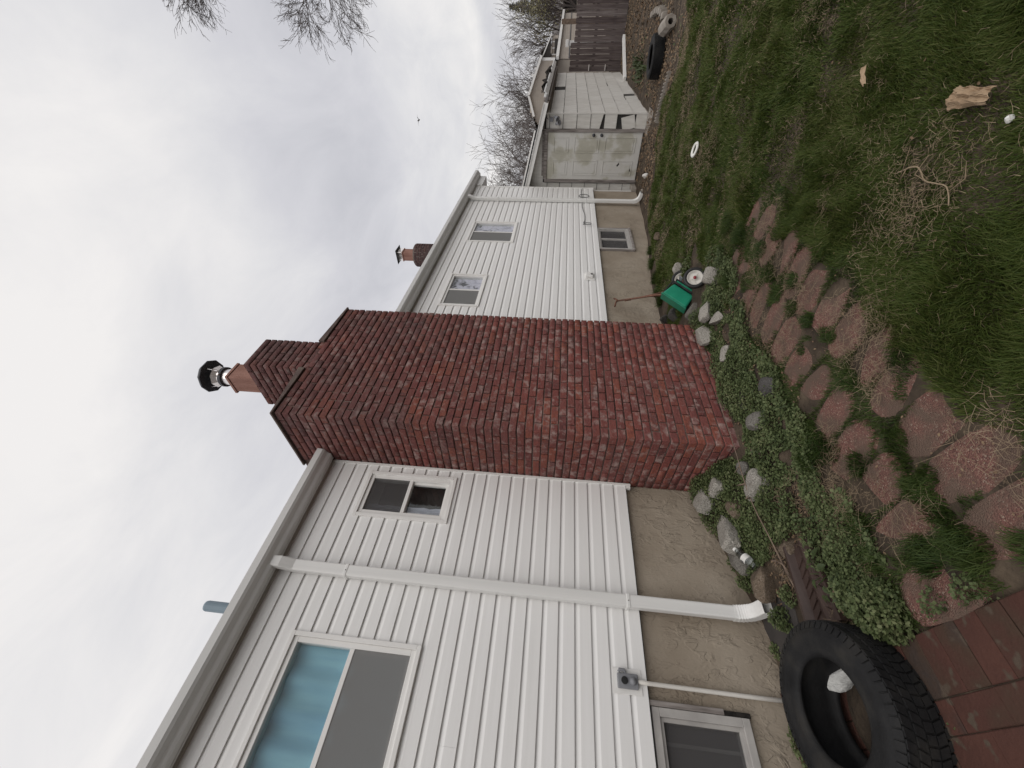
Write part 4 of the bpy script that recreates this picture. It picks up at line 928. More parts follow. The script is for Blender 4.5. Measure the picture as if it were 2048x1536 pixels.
bare_tree('budding_tree', azp(-1.8, 50), 7.4, 43, 'olive budding tree just out at the top edge beyond the grey roof', maxlev=5, buds=3)
bare_tree('bare_tree', azp(20.5, 30), 7.9, 47, 'bare twigs showing over the far end of the gutter', maxlev=5)
# dark conifer seen against the sky near the upper edge
pt = empty('conifer', azp(.4, 62), 'dark blue green conifer among the bare trees', 'tree', 'trees beyond the fence')
px_, py_, pz_ = azp(.4, 62); mb = MB(); mb.tube([(px_, py_, pz_), (px_, py_, 8.4)], [.2, .03], 7); mb.build('trunk', 'bark', pt)
V = []; F = []; R = random.Random(5)
for i in range(900):
    t = R.random()**.8; z = 1.2+7.4*t; rad = (1-t)*1.9+.1; a = R.uniform(0, 2*PI); rr = rad*R.uniform(.3, 1)
    q = Vector((px_+rr*math.cos(a), py_+rr*math.sin(a), z-rr*.25)); u = Vector((math.cos(a), math.sin(a), R.uniform(-.6, .2))).normalized(); w = u.orthogonal().normalized(); s = R.uniform(.14, .30)
    b = len(V); V += [q-u*s, q+w*s*.35, q+u*s, q-w*s*.35]; F.append((b, b+1, b+2, b+3))
mb = MB(); mb.add(V, F); mb.build('crown', 'pine', pt)
# brown thicket in the distance
nT = 7000; R_ = np.random.default_rng(3)
tx = R_.uniform(52, 66, nT); ta = np.radians(R_.uniform(-4, 24, nT)); tx_ = tx*np.cos(ta); ty_ = -3.166+tx*np.sin(ta)
th_ = R_.uniform(1.6, 4.0, nT)*(.8+.25*np.sin(ta*40)); lx_ = R_.normal(0, .5, nT); wv = R_.uniform(.012, .035, nT)
V = np.zeros((nT, 3, 3)); V[:, 0] = np.stack([tx_, ty_-wv, np.full(nT, -.2)], 1); V[:, 1] = np.stack([tx_, ty_+wv, np.full(nT, -.2)], 1); V[:, 2] = np.stack([tx_, ty_+lx_, th_], 1)
fast_mesh('thicket', V.reshape(-1, 3), np.arange(nT*3).reshape(-1, 3), 'bark_far', kind='stuff', label='brown leafless thicket far behind the houses', cat='woods')

# big yard tree standing right of the picture; only twigs of two limbs reach into it
yt = empty('yard_tree', (10.4, -7.0, -.2), 'bare yard tree whose thin twigs hang in at the upper left edge', 'tree')
R = random.Random(17); mb = MB(); mb.tube([(10.4, -7.0, -.4), (10.35, -6.9, 1.5), (10.3, -6.8, 3.2)], [.26, .20, .18], 10); mb.build('trunk', 'bark', yt, smooth=True)
mb = MB()
def limb(pts, r0, r1): 
    k = len(pts); mb.tube(pts, [r0+(r1-r0)*i/(k-1) for i in range(k)], 6, cap=False)
limb([(10.3, -6.8, 3.0), (9.9, -5.6, 4.5), (9.4, -4.4, 5.5), (9.1, -3.75, 6.0)], .10, .03)
limb([(10.3, -6.8, 3.2), (9.9, -5.8, 5.6), (9.5, -4.7, 7.3), (9.2, -4.0, 8.2)], .10, .03)
limb([(10.3, -6.8, 3.1), (11.4, -7.2, 5.2), (12.4, -7.8, 7.4)], .11, .03)
limb([(10.3, -6.8, 3.1), (9.2, -7.8, 5.2), (8.6, -8.6, 7.6)], .11, .03)
limb([(10.3, -6.8, 3.1), (10.4, -7.0, 6.0), (10.2, -7.4, 9.0)], .11, .03)
for c, d in (((12.4, -7.8, 7.4), (.6, -.3, .9)), ((8.6, -8.6, 7.6), (-.4, -.5, .9)), ((10.2, -7.4, 9.0), (0, -.2, 1)), ((11.4, -7.2, 5.2), (.8, .1, .4)), ((9.2, -7.8, 5.2), (-.7, -.3, .6))):
    for i in range(5): grow(mb, c, Vector(d)+Vector((R.uniform(-.6, .6), R.uniform(-.6, .3), R.uniform(-.3, .3))), 1.5, .03, 1, R, 4, .6, (4, 4, 3, 3), .2, None, .004)
for c, dirs, L in (((9.1, -3.75, 6.0), ((-.15, .9, .25), (.1, .85, -.25), (-.3, .9, 0.02), (.2, .8, .5), (-.1, .7, -.5)), .57),
                   ((9.25, -4.05, 5.75), ((0, .9, -.55), (.2, .9, -.3), (-.2, 1, -.8)), .58),
                   ((9.2, -4.0, 8.2), ((0, .9, .25), (-.2, .8, .55), (.1, .9, -.15), (-.1, .85, .0)), .52)):
    for d in dirs: grow(mb, c, d, L, .017, 1, R, 5, .55, (5, 4, 4, 3), .05, None, .0034)
for c in ((9.9, -5.6, 4.5), (9.6, -5.0, 5.0), (9.9, -5.8, 5.6), (9.7, -5.2, 6.5), (9.55, -4.85, 7.0), (9.5, -4.9, 5.2)):
    for i in range(3): grow(mb, c, Vector((R.uniform(-.8, .8), R.uniform(-.5, .25), R.uniform(.1, .9))), .75, .02, 1, R, 4, .6, (4, 4, 3, 3), .2, None, .004)
mb.build('crown', 'bark', yt, smooth=True)

# ------------------------------------------------------------------ path, patio
path = empty('path', (2, -1.7, 0)); path['kind'] = 'structure'
def rounded_stone_poly(hx, hy, seed):
    r = random.Random(seed); pts = []
    for i in range(14):
        a = 2*PI*i/14; c, s = math.cos(a), math.sin(a); e = 2/2.8
        pts.append((hx*math.copysign(abs(c)**e, c)*r.uniform(.88, 1.07), hy*math.copysign(abs(s)**e, s)*r.uniform(.88, 1.06)))
    return pts
pos = []
for i in range(13): pos.append((.755+.222*i+random.uniform(-.01, .01), -1.49+random.uniform(-.015, .015)))
for i in range(13): pos.append((.815+.216*i+random.uniform(-.01, .01), -1.885+random.uniform(-.02, .02)))
for i, (x, y) in enumerate(pos):
    pl_ = rounded_stone_poly(random.uniform(.104, .114), random.uniform(.186, .205), i); zc = tz(x, y); an = random.uniform(-.14, .14); n = len(pl_)
    P = [(x+p*math.cos(an)-q*math.sin(an), y+p*math.sin(an)+q*math.cos(an)) for p, q in pl_]
    P2 = [(x+(a-x)*.93, y+(b-y)*.95) for a, b in P]; t_ = (random.uniform(-.05, .05), random.uniform(-.03, .03))
    zf = lambda a, b: zc+.003+(a-x)*t_[0]+(b-y)*t_[1]
    mb = MB(); mb.add([(a, b, zc-.03) for a, b in P]+[(a, b, zf(a, b)-.008) for a, b in P]+[(a, b, zf(a, b)) for a, b in P2],
                      [(i_, (i_+1) % n, n+(i_+1) % n, n+i_) for i_ in range(n)]+[(n+i_, n+(i_+1) % n, 2*n+(i_+1) % n, 2*n+i_) for i_ in range(n)]+[tuple(range(2*n, 3*n))])
    mb.build('paving_stone', 'aggregate', path)
patio = MB().box(-2.5, .648, -5.2, -.02, -.25, -.0045).build('patio', 'soil', None); patio['kind'] = 'structure'
def pav(x0, x1, y0, y1):
    dz = random.uniform(-.003, .003); g = .0012; e = .0035
    x0 += g; x1 -= g; y0 += g; y1 -= g; zt = .004+dz
    MB().add([(x0, y0, -.04), (x1, y0, -.04), (x1, y1, -.04), (x0, y1, -.04), (x0, y0, zt-e), (x1, y0, zt-e), (x1, y1, zt-e), (x0, y1, zt-e), (x0+e, y0+e, zt), (x1-e, y0+e, zt), (x1-e, y1-e, zt), (x0+e, y1-e, zt)],
             [(0, 1, 5, 4), (1, 2, 6, 5), (2, 3, 7, 6), (3, 0, 4, 7), (4, 5, 9, 8), (5, 6, 10, 9), (6, 7, 11, 10), (7, 4, 8, 11), (8, 9, 10, 11)]).build('paver', 'paver', patio)
y = -.02
while y > -3.4:
    pav(.445, .647, y-.1035, y); y -= .1035
for c in range(6):
    x1 = .443-c*.1035; y = -.02-(.1 if c % 2 else 0)
    if c % 2: pav(x1-.1035, x1, -.12, -.02)
    while y > -2.6: pav(x1-.1035, x1, y-.207, y); y -= .207

# ------------------------------------------------------------------ tyres
def tyre(name, loc, R_o, width, rim, tilt, label, rotz=0):
    root = empty(name, loc, label, 'tyre'); mtx = T(loc) @ Matrix.Rotation(tilt, 4, 'X') @ T((0, 0, width/2)) @ Matrix.Rotation(rotz, 4, 'Z')
    h = width/2
    pr = [(rim, -h*.70), (rim-.012, -h*.86), (rim+.006, -h*.97), (rim+.03, -h*1.0), (rim+(R_o-rim)*.45, -h*1.06), (R_o-.035, -h*.98), (R_o-.012, -h*.86), (R_o-.003, -h*.5), (R_o, 0),
          (R_o-.003, h*.5), (R_o-.012, h*.86), (R_o-.035, h*.98), (rim+(R_o-rim)*.62, h*1.045), (rim+(R_o-rim)*.60, h*1.06), (rim+(R_o-rim)*.42, h*1.06), (rim+.035, h*1.01), (rim+.030, h*1.02), (rim+.006, h*.97), (rim-.012, h*.86), (rim, h*.70),
          (rim+.05, h*.62), (R_o-.04, h*.6), (R_o-.022, 0), (R_o-.04, -h*.6), (rim+.05, -h*.62)]
    mb = MB(); mb.lathe(pr, mtx, 72, True); mb.build('carcass', 'rubber', root, smooth=True)
    # tread blocks
    mb = MB(); nbk = 58
    for row, (za, zb_) in enumerate(((-.86, -.56), (-.50, -.20), (-.14, .14), (.20, .50), (.56, .86))):
        for j in range(nbk):
            a0 = 2*PI*(j+.35*(row % 2))/nbk; a1 = a0+2*PI/nbk*.80
            sk = .35*2*PI/nbk*(1 if row > 2 else -1 if row < 2 else 0)
            q = []
            for rr_, aa, z in ((R_o-.006, a0, za), (R_o-.006, a1, za), (R_o-.006, a1+sk, zb_), (R_o-.006, a0+sk, zb_)): q.append((rr_, aa, z*h))
            ex = .006 if abs(za) < .7 and abs(zb_) < .7 else .0015
            vs = [mtx @ Vector((r*math.cos(a), r*math.sin(a), z)) for r, a, z in q]+[mtx @ Vector(((r+.006+ex)*math.cos(a), (r+.006+ex)*math.sin(a), z*.985)) for r, a, z in q]
            mb.add(vs, [(4, 5, 6, 7), (0, 1, 5, 4), (1, 2, 6, 5), (2, 3, 7, 6), (3, 0, 4, 7)])
    mb.build('tread', 'rubber', root, kind='stuff')
    # shoulder lugs on the upper side
    mb = MB()
    for j in range(nbk):
        a0 = 2*PI*j/nbk; a1 = a0+2*PI/nbk*.80
        for s in (1, -1):
            q = [(R_o-.004, a0, .87*h*s), (R_o-.004, a1, .87*h*s), (R_o-.034, a1, .995*h*s), (R_o-.034, a0, .995*h*s)]
            vs = [mtx @ Vector(((r-.008)*math.cos(a), (r-.008)*math.sin(a), z-.008*s)) for r, a, z in q]+[mtx @ Vector(((r+.001)*math.cos(a), (r+.001)*math.sin(a), z+.0015*s)) for r, a, z in q]
            f = [(4, 5, 6, 7), (0, 1, 5, 4), (1, 2, 6, 5), (2, 3, 7, 6), (3, 0, 4, 7)]
            mb.add(vs, f)
    mb.build('shoulder_lugs', 'rubber', root, kind='stuff')
    return root
tyre('tyre', (.435, -.845, .005), .345, .225, .205, math.radians(7), 'large worn tyre lying on the patio bricks by the wall')
tyre('tyre', (9.78, -2.38, -.150), .335, .20, .20, math.radians(-2), 'black tyre lying flat on the dirt near the shed', rotz=1)
# chunk held inside the near tyre
def rock(name, loc, size, m, seed, label, cat='stone', rot=(0, 0, 0), power=2.6, rough=.12, group=None, sub=3, kind_parent=None):
    bm = bmesh.new(); bmesh.ops.create_icosphere(bm, subdivisions=sub, radius=1.0); r = random.Random(seed)
    ph = [(Vector((r.gauss(0, 1), r.gauss(0, 1), r.gauss(0, 1)))*r.uniform(1.0, 2.6), r.uniform(0, 6)) for _ in range(9)]
    cutp = [(Vector((r.gauss(0, 1), r.gauss(0, 1), r.gauss(0, 1))).normalized(), r.uniform(.60, .86)) for _ in range(11)]
    for v in bm.verts:
        d = v.co.normalized(); k = (abs(d.x)**power+abs(d.y)**power+abs(d.z)**power)**(-1/power)
        n = sum(math.sin(w.dot(d)*1.6+p) for w, p in ph)/9
        q = d*k*(1+rough*n*1.6)
        for cn, cd in cutp:
            e = q.dot(cn)-cd
            if e > 0 and power < 5.5: q -= cn*e*.97
        v.co = Vector((q.x*size[0]/2, q.y*size[1]/2, q.z*size[2]/2))
    me = bpy.data.meshes.new(name); bm.to_mesh(me); bm.free(); me.materials.append(M[m])
    for p in me.polygons: p.use_smooth = True
    o = bpy.data.objects.new(name, me); COL.objects.link(o); o.location = loc; o.rotation_euler = rot
    mod = o.modifiers.new('edge', 'EDGE_SPLIT'); mod.split_angle = math.radians(22)
    return tag(o, label, cat, group)
mb = MB(); mb.lathe([(.001, .022), (.07, .019), (.13, .013), (.19, .006), (.215, -.02)], T((.435, -.845, .004)), 24); mb.build('dirt_patch', 'soil', None, smooth=True, kind='stuff', label='dark dirt collected inside the near tyre', cat='dirt')
rock('foam_chunk', (.545, -.94, .150), (.05, .26, .085), 'foam', 77, 'pale grey crumbly chunk lodged inside the near tyre', 'debris', (.1, .5, .35), 2.2, .2)

# ------------------------------------------------------------------ stones of the bed edge
ST = [  # x, y, lift, size, material, power, rot, label
    (1.88, -.145, .035, (.15, .17, .12), 'granite', 7, (.25, .1, .5), 'pale granite block highest on the bank beside the wall and chimney'),
    (1.90, -.325, .03, (.11, .15, .10), 'granite', 6, (.1, .2, .35), 'small granite block tucked between the chimney side and its neighbour block'),
    (1.595, -.215, .035, (.36, .14, .12), 'granite', 8, (.15, .25, .35), 'longest pale granite block leaning along the stucco wall'),
    (1.70, -.40, .03, (.19, .15, .11), 'stone_brown', 2.6, (.2, 0, .3), 'rounded brownish stone in front of the long granite block'),
    (1.70, -.70, .04, (.13, .21, .12), 'granite', 8, (0, .1, .4), 'upright lichen spotted granite block in the ivy left of the chimney corner'),
    (1.88, -.625, .03, (.14, .12, .10), 'stone', 3.5, (.1, 0, 1), 'grey stone right beside the near corner of the chimney'),
    (1.90, -.82, .01, (.16, .12, .08), 'stone_brown', 2.5, (.3, .1, .2), 'half buried brown stone below the chimney corner'),
    (2.07, -.955, .03, (.20, .17, .13), 'stone', 3, (.1, .2, .3), 'rounded grey boulder in ivy in front of the chimney'),
    (2.39, -.86, .01, (.26, .10, .06), 'stone', 4, (.1, .1, 2.3), 'thin flat stone lying along the chimney foot'),
    (2.175, -1.19, .02, (.20, .15, .09), 'stone_dark', 3, (.1, 0, .5), 'dark grey stone in the ivy nearest the path'),
    (2.88, -.915, .04, (.19, .15, .10), 'granite', 3.4, (.3, .2, .8), 'pale angular stone on the ivy in front of the far half of the chimney'),
    (3.40, -.74, .05, (.24, .20, .16), 'granite', 4, (.2, .1, .4), 'big pale granite stone by the far corner of the chimney'),
    (4.27, -.38, .02, (.20, .17, .16), 'stone_dark', 3, (.2, .3, .4), 'dark rough stone under the green hopper near the wall'),
    (4.50, -.17, .02, (.22, .12, .16), 'stone_dark', 3.4, (.5, .1, .8), 'small dark stone touching the wall behind the chimney'),
    (3.90, -.66, .02, (.30, .24, .14), 'stone', 5, (.2, .2, .6), 'flat grey slab under the lower edge of the green hopper'),
    (3.52, -.93, .05, (.20, .19, .15), 'granite', 3, (.1, .3, 0), 'speckled stone between the hopper slab and the ivy'),
    (3.66, -1.235, .06, (.16, .16, .16), 'granite', 6, (.2, .2, .5), 'squarish speckled block just in front of the white wheel'),
    (3.30, -.99, .03, (.22, .13, .10), 'granite', 3, (.3, .1, .9), 'pale jagged stone at the edge of the bright green ivy'),
    (4.66, -.80, .05, (.12, .17, .14), 'granite', 3, (.1, .3, .3), 'pale stone behind the spreader next to the grass'),
    (1.275, -.68, .015, (.20, .16, .08), 'stone_brown', 2.6, (.05, .1, .7), 'flat brown stone in the ivy between the bottle and the stick'),
    (1.19, -.30, .045, (.30, .22, .16), 'stone_brown', 2.8, (.1, .2, .3), 'large pebbly concrete lump beside the downspout elbow'),
    (1.40, -.16, .02, (.30, .13, .14), 'stone', 5, (.1, .1, .25), 'grey stone against the wall behind the clear bottle'),
    (6.25, -.50, .02, (.14, .15, .12), 'stone_brown', 3, (0, .3, .2), 'lone tan stone in the grass in front of the far basement window')]
for i, (x, y, lf, sz, m, pw, rt_, lab) in enumerate(ST):
    rock('stone', (x, y, tz(x, y)+lf), sz, m, 100+i, lab, 'stone', rt_, pw, .10 if pw < 5 else .05, 'stones edging the ivy bed')
mb = MB(); n = 7; P = [(.80, -.10), (.86, -.42), (1.00, -.46), (1.16, -.30), (1.18, -.09), (1.0, -.03)]
za = tz(1, -.2)
slab([(a, b, za+.0) for a, b in P], [(a, b, za+.028+.02*(a-.8)) for a, b in P]).build('slate_slab', 'slate', None, bevel=.006, label='dark flat slab under the downspout outlet', cat='slab')

# splash trough: a channel with raised rims and cross ribs
tr = empty('splash_block', (1.02, -.82, .01), 'dark brown ribbed plastic splash trough half buried by the tyre', 'splash block')
p0, p1 = Vector((1.235, -.845, .018)), Vector((.80, -.80, .012)); d = (p1-p0).normalized(); s = Vector((-d.y, d.x, 0))
prf = [(-.125, .0), (-.125, .05), (-.105, .052), (-.085, .014), (-.03, .010), (.0, .020), (.03, .010), (.085, .014), (.105, .052), (.125, .05), (.125, .0)]
mb = MB(); k = len(prf); mb.add([p0+s*a+Vector((0, 0, b)) for a, b in prf]+[p1+s*a*1.25+Vector((0, 0, b)) for a, b in prf], [(i, i+1, k+i+1, k+i) for i in range(k-1)]+[tuple(range(k-1, -1, -1)), tuple(range(k, 2*k))]); mb.build('trough', 'brown_plastic', tr)
for i in range(6):
    q = p0.lerp(p1, .25+.12*i)
    for sd in (-1, 1):
        mb = MB(); mb.obox(q+s*sd*.058+Vector((0, 0, .016)), (s*sd*.030+d*.018), d*.005, Vector((0, 0, .004))); mb.build('rib', 'brown_plastic', tr)

# plastic bottle lying in the ivy
M['clear'] = glass('clear plastic', (.86, .88, .88), 1.6)
bt = empty('plastic_bottle', (1.37, -.33, .07), 'crushed clear plastic bottle with a white label in the ivy', 'bottle')
mx = T((1.335, -.335, tz(1.335, -.335)+.085)) @ Matrix.Rotation(.5, 4, 'Z') @ Matrix.Rotation(math.radians(70), 4, 'Y')
mb = MB(); mb.lathe([(.001, -.085), (.028, -.085), (.032, -.075), (.032, -.03), (.029, -.025), (.032, -.02), (.032, .045), (.014, .080), (.013, .098)], mx, 18); mb.build('bottle_body', 'clear', bt, smooth=True)
mb = MB(); mb.lathe([(.0327, -.018), (.0327, .022)], mx, 18); mb.build('bottle_label', 'white_litter', bt)
mb = MB(); mb.lathe([(.001, .112), (.0155, .112), (.0155, .094)], mx, 14); mb.build('bottle_cap', 'white_litter', bt)
mb = MB()
for a in range(4): an = a*.9; mb.obox(mx @ Vector((.0335*math.cos(an), .0335*math.sin(an), .004)), (mx.to_3x3() @ Vector((-math.sin(an), math.cos(an), 0)))*.006, (mx.to_3x3() @ Vector((0, 0, 1)))*.012, (mx.to_3x3() @ Vector((math.cos(an), math.sin(an), 0)))*.0006)
mb.build('label_print', 'cap_black', bt)

# sticks
def stick(name, pts, r0, r1, label, m='straw_stick', twigs=0, seed=1):
    R = random.Random(seed); mb = MB(); cp = [Vector(pts[0])]+[Vector(p) for p in pts]+[Vector(pts[-1])]; pts = []
    for i in range(1, len(cp)-2):                       # smooth curve through the given points
        a, b, c, d = cp[i-1:i+3]
        for j in range(5):
            t = j/5; pts.append(.5*((2*b)+(c-a)*t+(2*a-5*b+4*c-d)*t*t+(3*b-a-3*c+d)*t**3)+Vector((R.uniform(-1, 1), R.uniform(-1, 1), 0))*.0015)
    pts.append(cp[-1]); k = len(pts); mb.tube(pts, [r0+(r1-r0)*i/(k-1) for i in range(k)], 6)
    for i in range(twigs):
        t = R.uniform(.1, .9)*(k-1); a = int(t); q = Vector(pts[a]).lerp(Vector(pts[min(a+1, k-1)]), t-a)
        mb.tube([q, q+Vector((R.uniform(-.06, .06), R.uniform(-.06, .06), R.uniform(0, .04))), q+Vector((R.uniform(-.11, .11), R.uniform(-.11, .11), R.uniform(0, .04)))], [r1, r1*.8, r1*.4], 5)
    return mb.build(name, m, None, smooth=True, label=label, cat='stick')
stick('stick', [(2.44, -.80, .17), (2.0, -.74, .15), (1.62, -.66, .12), (1.33, -.66, .085), (1.07, -.67, .06), (.95, -.69, .045)], .0022, .006, 'long thin bare stick lying over the ivy from chimney to trough', twigs=3)
stick('stick', [(1.22, -.60, .09), (1.16, -.68, .08), (1.07, -.68, .06), (1.03, -.70, .05)], .005, .004, 'short forked twig crossing the lower end of the long stick', twigs=2, seed=3)
stick('stick', [(.93, -1.07, .075), (.90, -1.04, .085), (.85, -1.00, .08), (.80, -1.00, .06)], .006, .008, 'curved pale stick among the weeds beside the tyre', m='straw')
stick('stick', [(2.13, -2.58, .05), (2.03, -2.63, .06), (1.95, -2.60, .055), (1.84, -2.61, .05), (1.78, -2.56, .045)], .0032, .0024, 'pale crooked twig on the lawn below the tan paper bag', m='straw', twigs=3, seed=9)

# ------------------------------------------------------------------ spreader
sp = empty('lawn_spreader', (4.15, -.8, 0), 'old push spreader with a green hopper and rusty handle leaning on the wall', 'spreader')
def wheel(c, ax, r, par):
    mtx = T(c) @ Vector((0, 0, 1)).rotation_difference(Vector(ax)).to_matrix().to_4x4()
    mb = MB(); mb.lathe([(r*.70, -.022), (r*.95, -.024), (r, -.014), (r*1.0, .014), (r*.95, .024), (r*.70, .022)], mtx, 32, True); w = mb.build('wheel', 'black', par, smooth=True)
    mb = MB(); mb.lathe([(.001, .012), (r*.16, .016), (r*.22, .006), (r*.55, .004), (r*.62, .018), (r*.72, .022), (r*.72, -.022), (r*.62, -.018), (r*.2, -.010), (.001, -.012)], mtx, 32); mb.build('wheel_disc', 'wheel_white', w, smooth=True)
    mb = MB()
    for i in range(5):
        a = 2*PI*i/5; mb.obox(mtx @ Vector((r*.40*math.cos(a), r*.40*math.sin(a), .006)), mtx.to_3x3() @ (Vector((math.cos(a), math.sin(a), 0))*r*.2), mtx.to_3x3() @ (Vector((-math.sin(a), math.cos(a), 0))*r*.03), mtx.to_3x3() @ Vector((0, 0, .004)))
    mb.build('spoke', 'wheel_white', w)
    mb = MB(); mb.lathe([(.001, .030), (r*.13, .028), (r*.16, .010)], mtx, 16); mb.build('hub', 'red', w, smooth=True)
axle = Vector((-.62, -.70, .25)).normalized()
wc = Vector((3.985, -1.035, .095)); wheel(wc, axle, .112, sp)
wc2 = Vector((4.52, -.72, .045)); wheel(wc2, axle, .112, sp)
mb = MB(); mb.tube([wc, wc2], .008, 8); mb.build('axle', 'rust', sp)
# hopper: wedge with a broad open top, tipped towards the camera
hc = Vector((4.155, -.70, .135)); vw = (hc-EYE).normalized(); ux = Vector((-.28, 0, -.18)); ux = (ux-vw*ux.dot(vw)*.8).normalized(); uz = Vector((-.18, 0, .155)); uz = (uz-vw*uz.dot(vw)*.8); uz = (uz-ux*uz.dot(ux)).normalized(); uy = uz.cross(ux)
# ux runs along the hopper, uz towards its mouth (up), uy faces the camera
def hp(a, b, c): return hc+ux*a-uy*b+uz*c
top = [hp(-.165, -.09, .085), hp(.145, -.09, .085), hp(.145, .09, .085), hp(-.165, .09, .085)]
bot = [hp(-.135, -.045, -.085), hp(.125, -.045, -.085), hp(.125, .045, -.085), hp(-.135, .045, -.085)]
mb = MB(); mb.add(bot+top, [(3, 2, 1, 0), (4, 5, 6, 7), (0, 1, 5, 4), (1, 2, 6, 5), (2, 3, 7, 6), (3, 0, 4, 7)]); hop = mb.build('hopper', 'green_plastic', sp, bevel=.018)
mb = MB(); q = [hp(-.172, -.098, .086), hp(.152, -.098, .086), hp(.152, .098, .086), hp(-.172, .098, .086)]; q2 = [p+uz*.012 for p in q]; mb.add(q+q2, [(3, 2, 1, 0), (4, 5, 6, 7), (0, 1, 5, 4), (1, 2, 6, 5), (2, 3, 7, 6), (3, 0, 4, 7)]); mb.build('hopper_rim', 'green_plastic', hop, bevel=.005)
mb = MB(); mb.obox(hp(.0, .0, -.096), ux*.15, uy*.06, uz*.009); mb.build('bottom_plate', 'black', hop)
mb = MB(); mb.obox(hp(.0, .0, -.118), ux*.13, uy*.04, uz*.012); mb.build('feed_tray', 'green_plastic', hop)
mb = MB(); mb.obox(hp(.0, .0, -.138), ux*.15, uy*.05, uz*.006); mb.build('shutter_plate', 'black', hop)
mb = MB(); mb.obox(hp(.150, .0, -.02), ux*.006, uy*.018, uz*.10); mb.build('side_bracket', 'black', hop)
mb = MB(); mb.obox(hp(-.172, .0, -.02), ux*.006, uy*.018, uz*.10); mb.build('side_bracket', 'black', hop)
# handle
hb0, hb1 = Vector((4.205, -.70, .292)), Vector((4.30, -.63, .285)); jn = Vector((5.03, -.085, .648))
mb = MB(); mid = (hb0+jn)/2+Vector((-.02, -.01, .02)); mb.tube([hb0, hb0+(jn-hb0)*.15+Vector((0, 0, .03)), mid, jn], .011, 10); mb.tube([hb1, hb1+(jn-hb1)*.18+Vector((0, 0, .05)), (hb1+jn)/2+Vector((.01, .01, .03)), jn], .011, 10); hd = mb.build('handle', 'rust', sp, smooth=True)
mb = MB(); mb.tube([jn, jn+Vector((-.03, .0, .03)), Vector((4.93, -.05, .695))], .0115, 10); mb.tube([jn, jn+Vector((.04, 0, .03)), Vector((5.14, -.05, .69))], .0115, 10); mb.build('grip', 'rust', hd, smooth=True)
mb = MB(); mb.tube([hp(-.13, -.05, .02), Vector((4.75, -.32, .44)), Vector((4.98, -.12, .56))], .0045, 6); mb.tube([Vector((4.95, -.13, .57)), Vector((4.93, -.16, .52)), Vector((4.90, -.18, .50))], .005, 6); mb.build('control_rod', 'rust', hd)
mb = MB(); s0 = Vector((4.78, -.70, .02)); s1 = Vector((5.13, -.62, -.01)); mb.tube([hp(-.05, -.02, -.14), s0, s1, s1+Vector((.02, .03, .03))], .011, 8); mb.tube([s1+Vector((-.06, .09, .02)), s1+Vector((.03, -.06, .0))], .012, 8); mb.build('stand', 'rust', sp, smooth=True)
mb = MB(); mb.obox((wc+wc2)/2+Vector((.03, .05, .06)), axle*.15, Vector((.3, -.2, .3)).normalized()*.02, Vector((.1, .1, .1)).normalized()*.006); mb.build('agitator_bar', 'plastic_grey', sp)

# ------------------------------------------------------------------ litter on the lawn and far edge of the yard
def crumple(name, c, sx, sy, h, m, seed, label, cat, rot=0, nn=14):
    R = random.Random(seed); V = []; F = []
    for i in range(nn+1):
        for j in range(nn+1):
            u, v = i/nn*2-1, j/nn*2-1
            wob = 1+.10*math.sin(5*u+seed)+.08*math.sin(7*v+2*seed)
            x, y = u*sx*wob*(1-.35*(v+1)/2), v*sy*(1+.08*math.sin(4*u))
            hz = h*(1-.5*(u*u)-.4*v*v)*(.75+.35*math.sin(6*u+3*v+seed)*math.cos(5*v-2*u))+R.uniform(-.004, .004)+.006
            V.append((x, y, hz))
    for i in range(nn):
        for j in range(nn): a = i*(nn+1)+j; F.append((a, a+nn+1, a+nn+2, a+1))
    cr, sr = math.cos(rot), math.sin(rot); mb = MB(); mb.add([(c[0]+x*cr-y*sr, c[1]+x*sr+y*cr, c[2]+z) for x, y, z in V], F)
    o = mb.build(name, m, None, label=label, cat=cat); md = o.modifiers.new('thick', 'SOLIDIFY'); md.thickness = .002; return o
crumple('paper_bag', (1.985, -2.88, .045), .040, .085, .045, 'bag', 4, 'crumpled tan paper bag on the lawn', 'bag', rot=1.77, nn=18)
crumple('dead_leaf', (2.72, -2.86, .05), .018, .05, .02, 'bag', 9, 'curled tan dead leaf on the lawn above the paper bag', 'leaf', rot=.9, nn=6)
rock('foam_ball', (1.79, -2.845, .04), (.028, .028, .028), 'white_litter', 61, 'small dirty white ball in the grass near the picture corner', 'ball', (0, 0, 0), 2, .08, sub=2)
rg = MB(); rg.lathe([(.045, 0), (.075, -.006), (.085, .004), (.075, .016), (.05, .014)], T((5.37, -1.90, .045)) @ Matrix.Rotation(.15, 4, 'X'), 20, True); rg.build('plastic_ring', 'white_litter', None, smooth=True, label='white plastic ring lying on the lawn', cat='ring')
rock('shell_lump', (8.90, -.60, -.115), (.15, .13, .12), 'white_litter', 66, 'cream shell shaped lump on the dirt in front of the shed door', 'litter', (0, .3, .4), 2.2, .12)
rock('shell_lump', (9.02, -.28, -.14), (.10, .09, .07), 'concrete', 68, 'small tan lump beside the far downspout outlet', 'litter', (0, .3, .4), 2.2, .12)
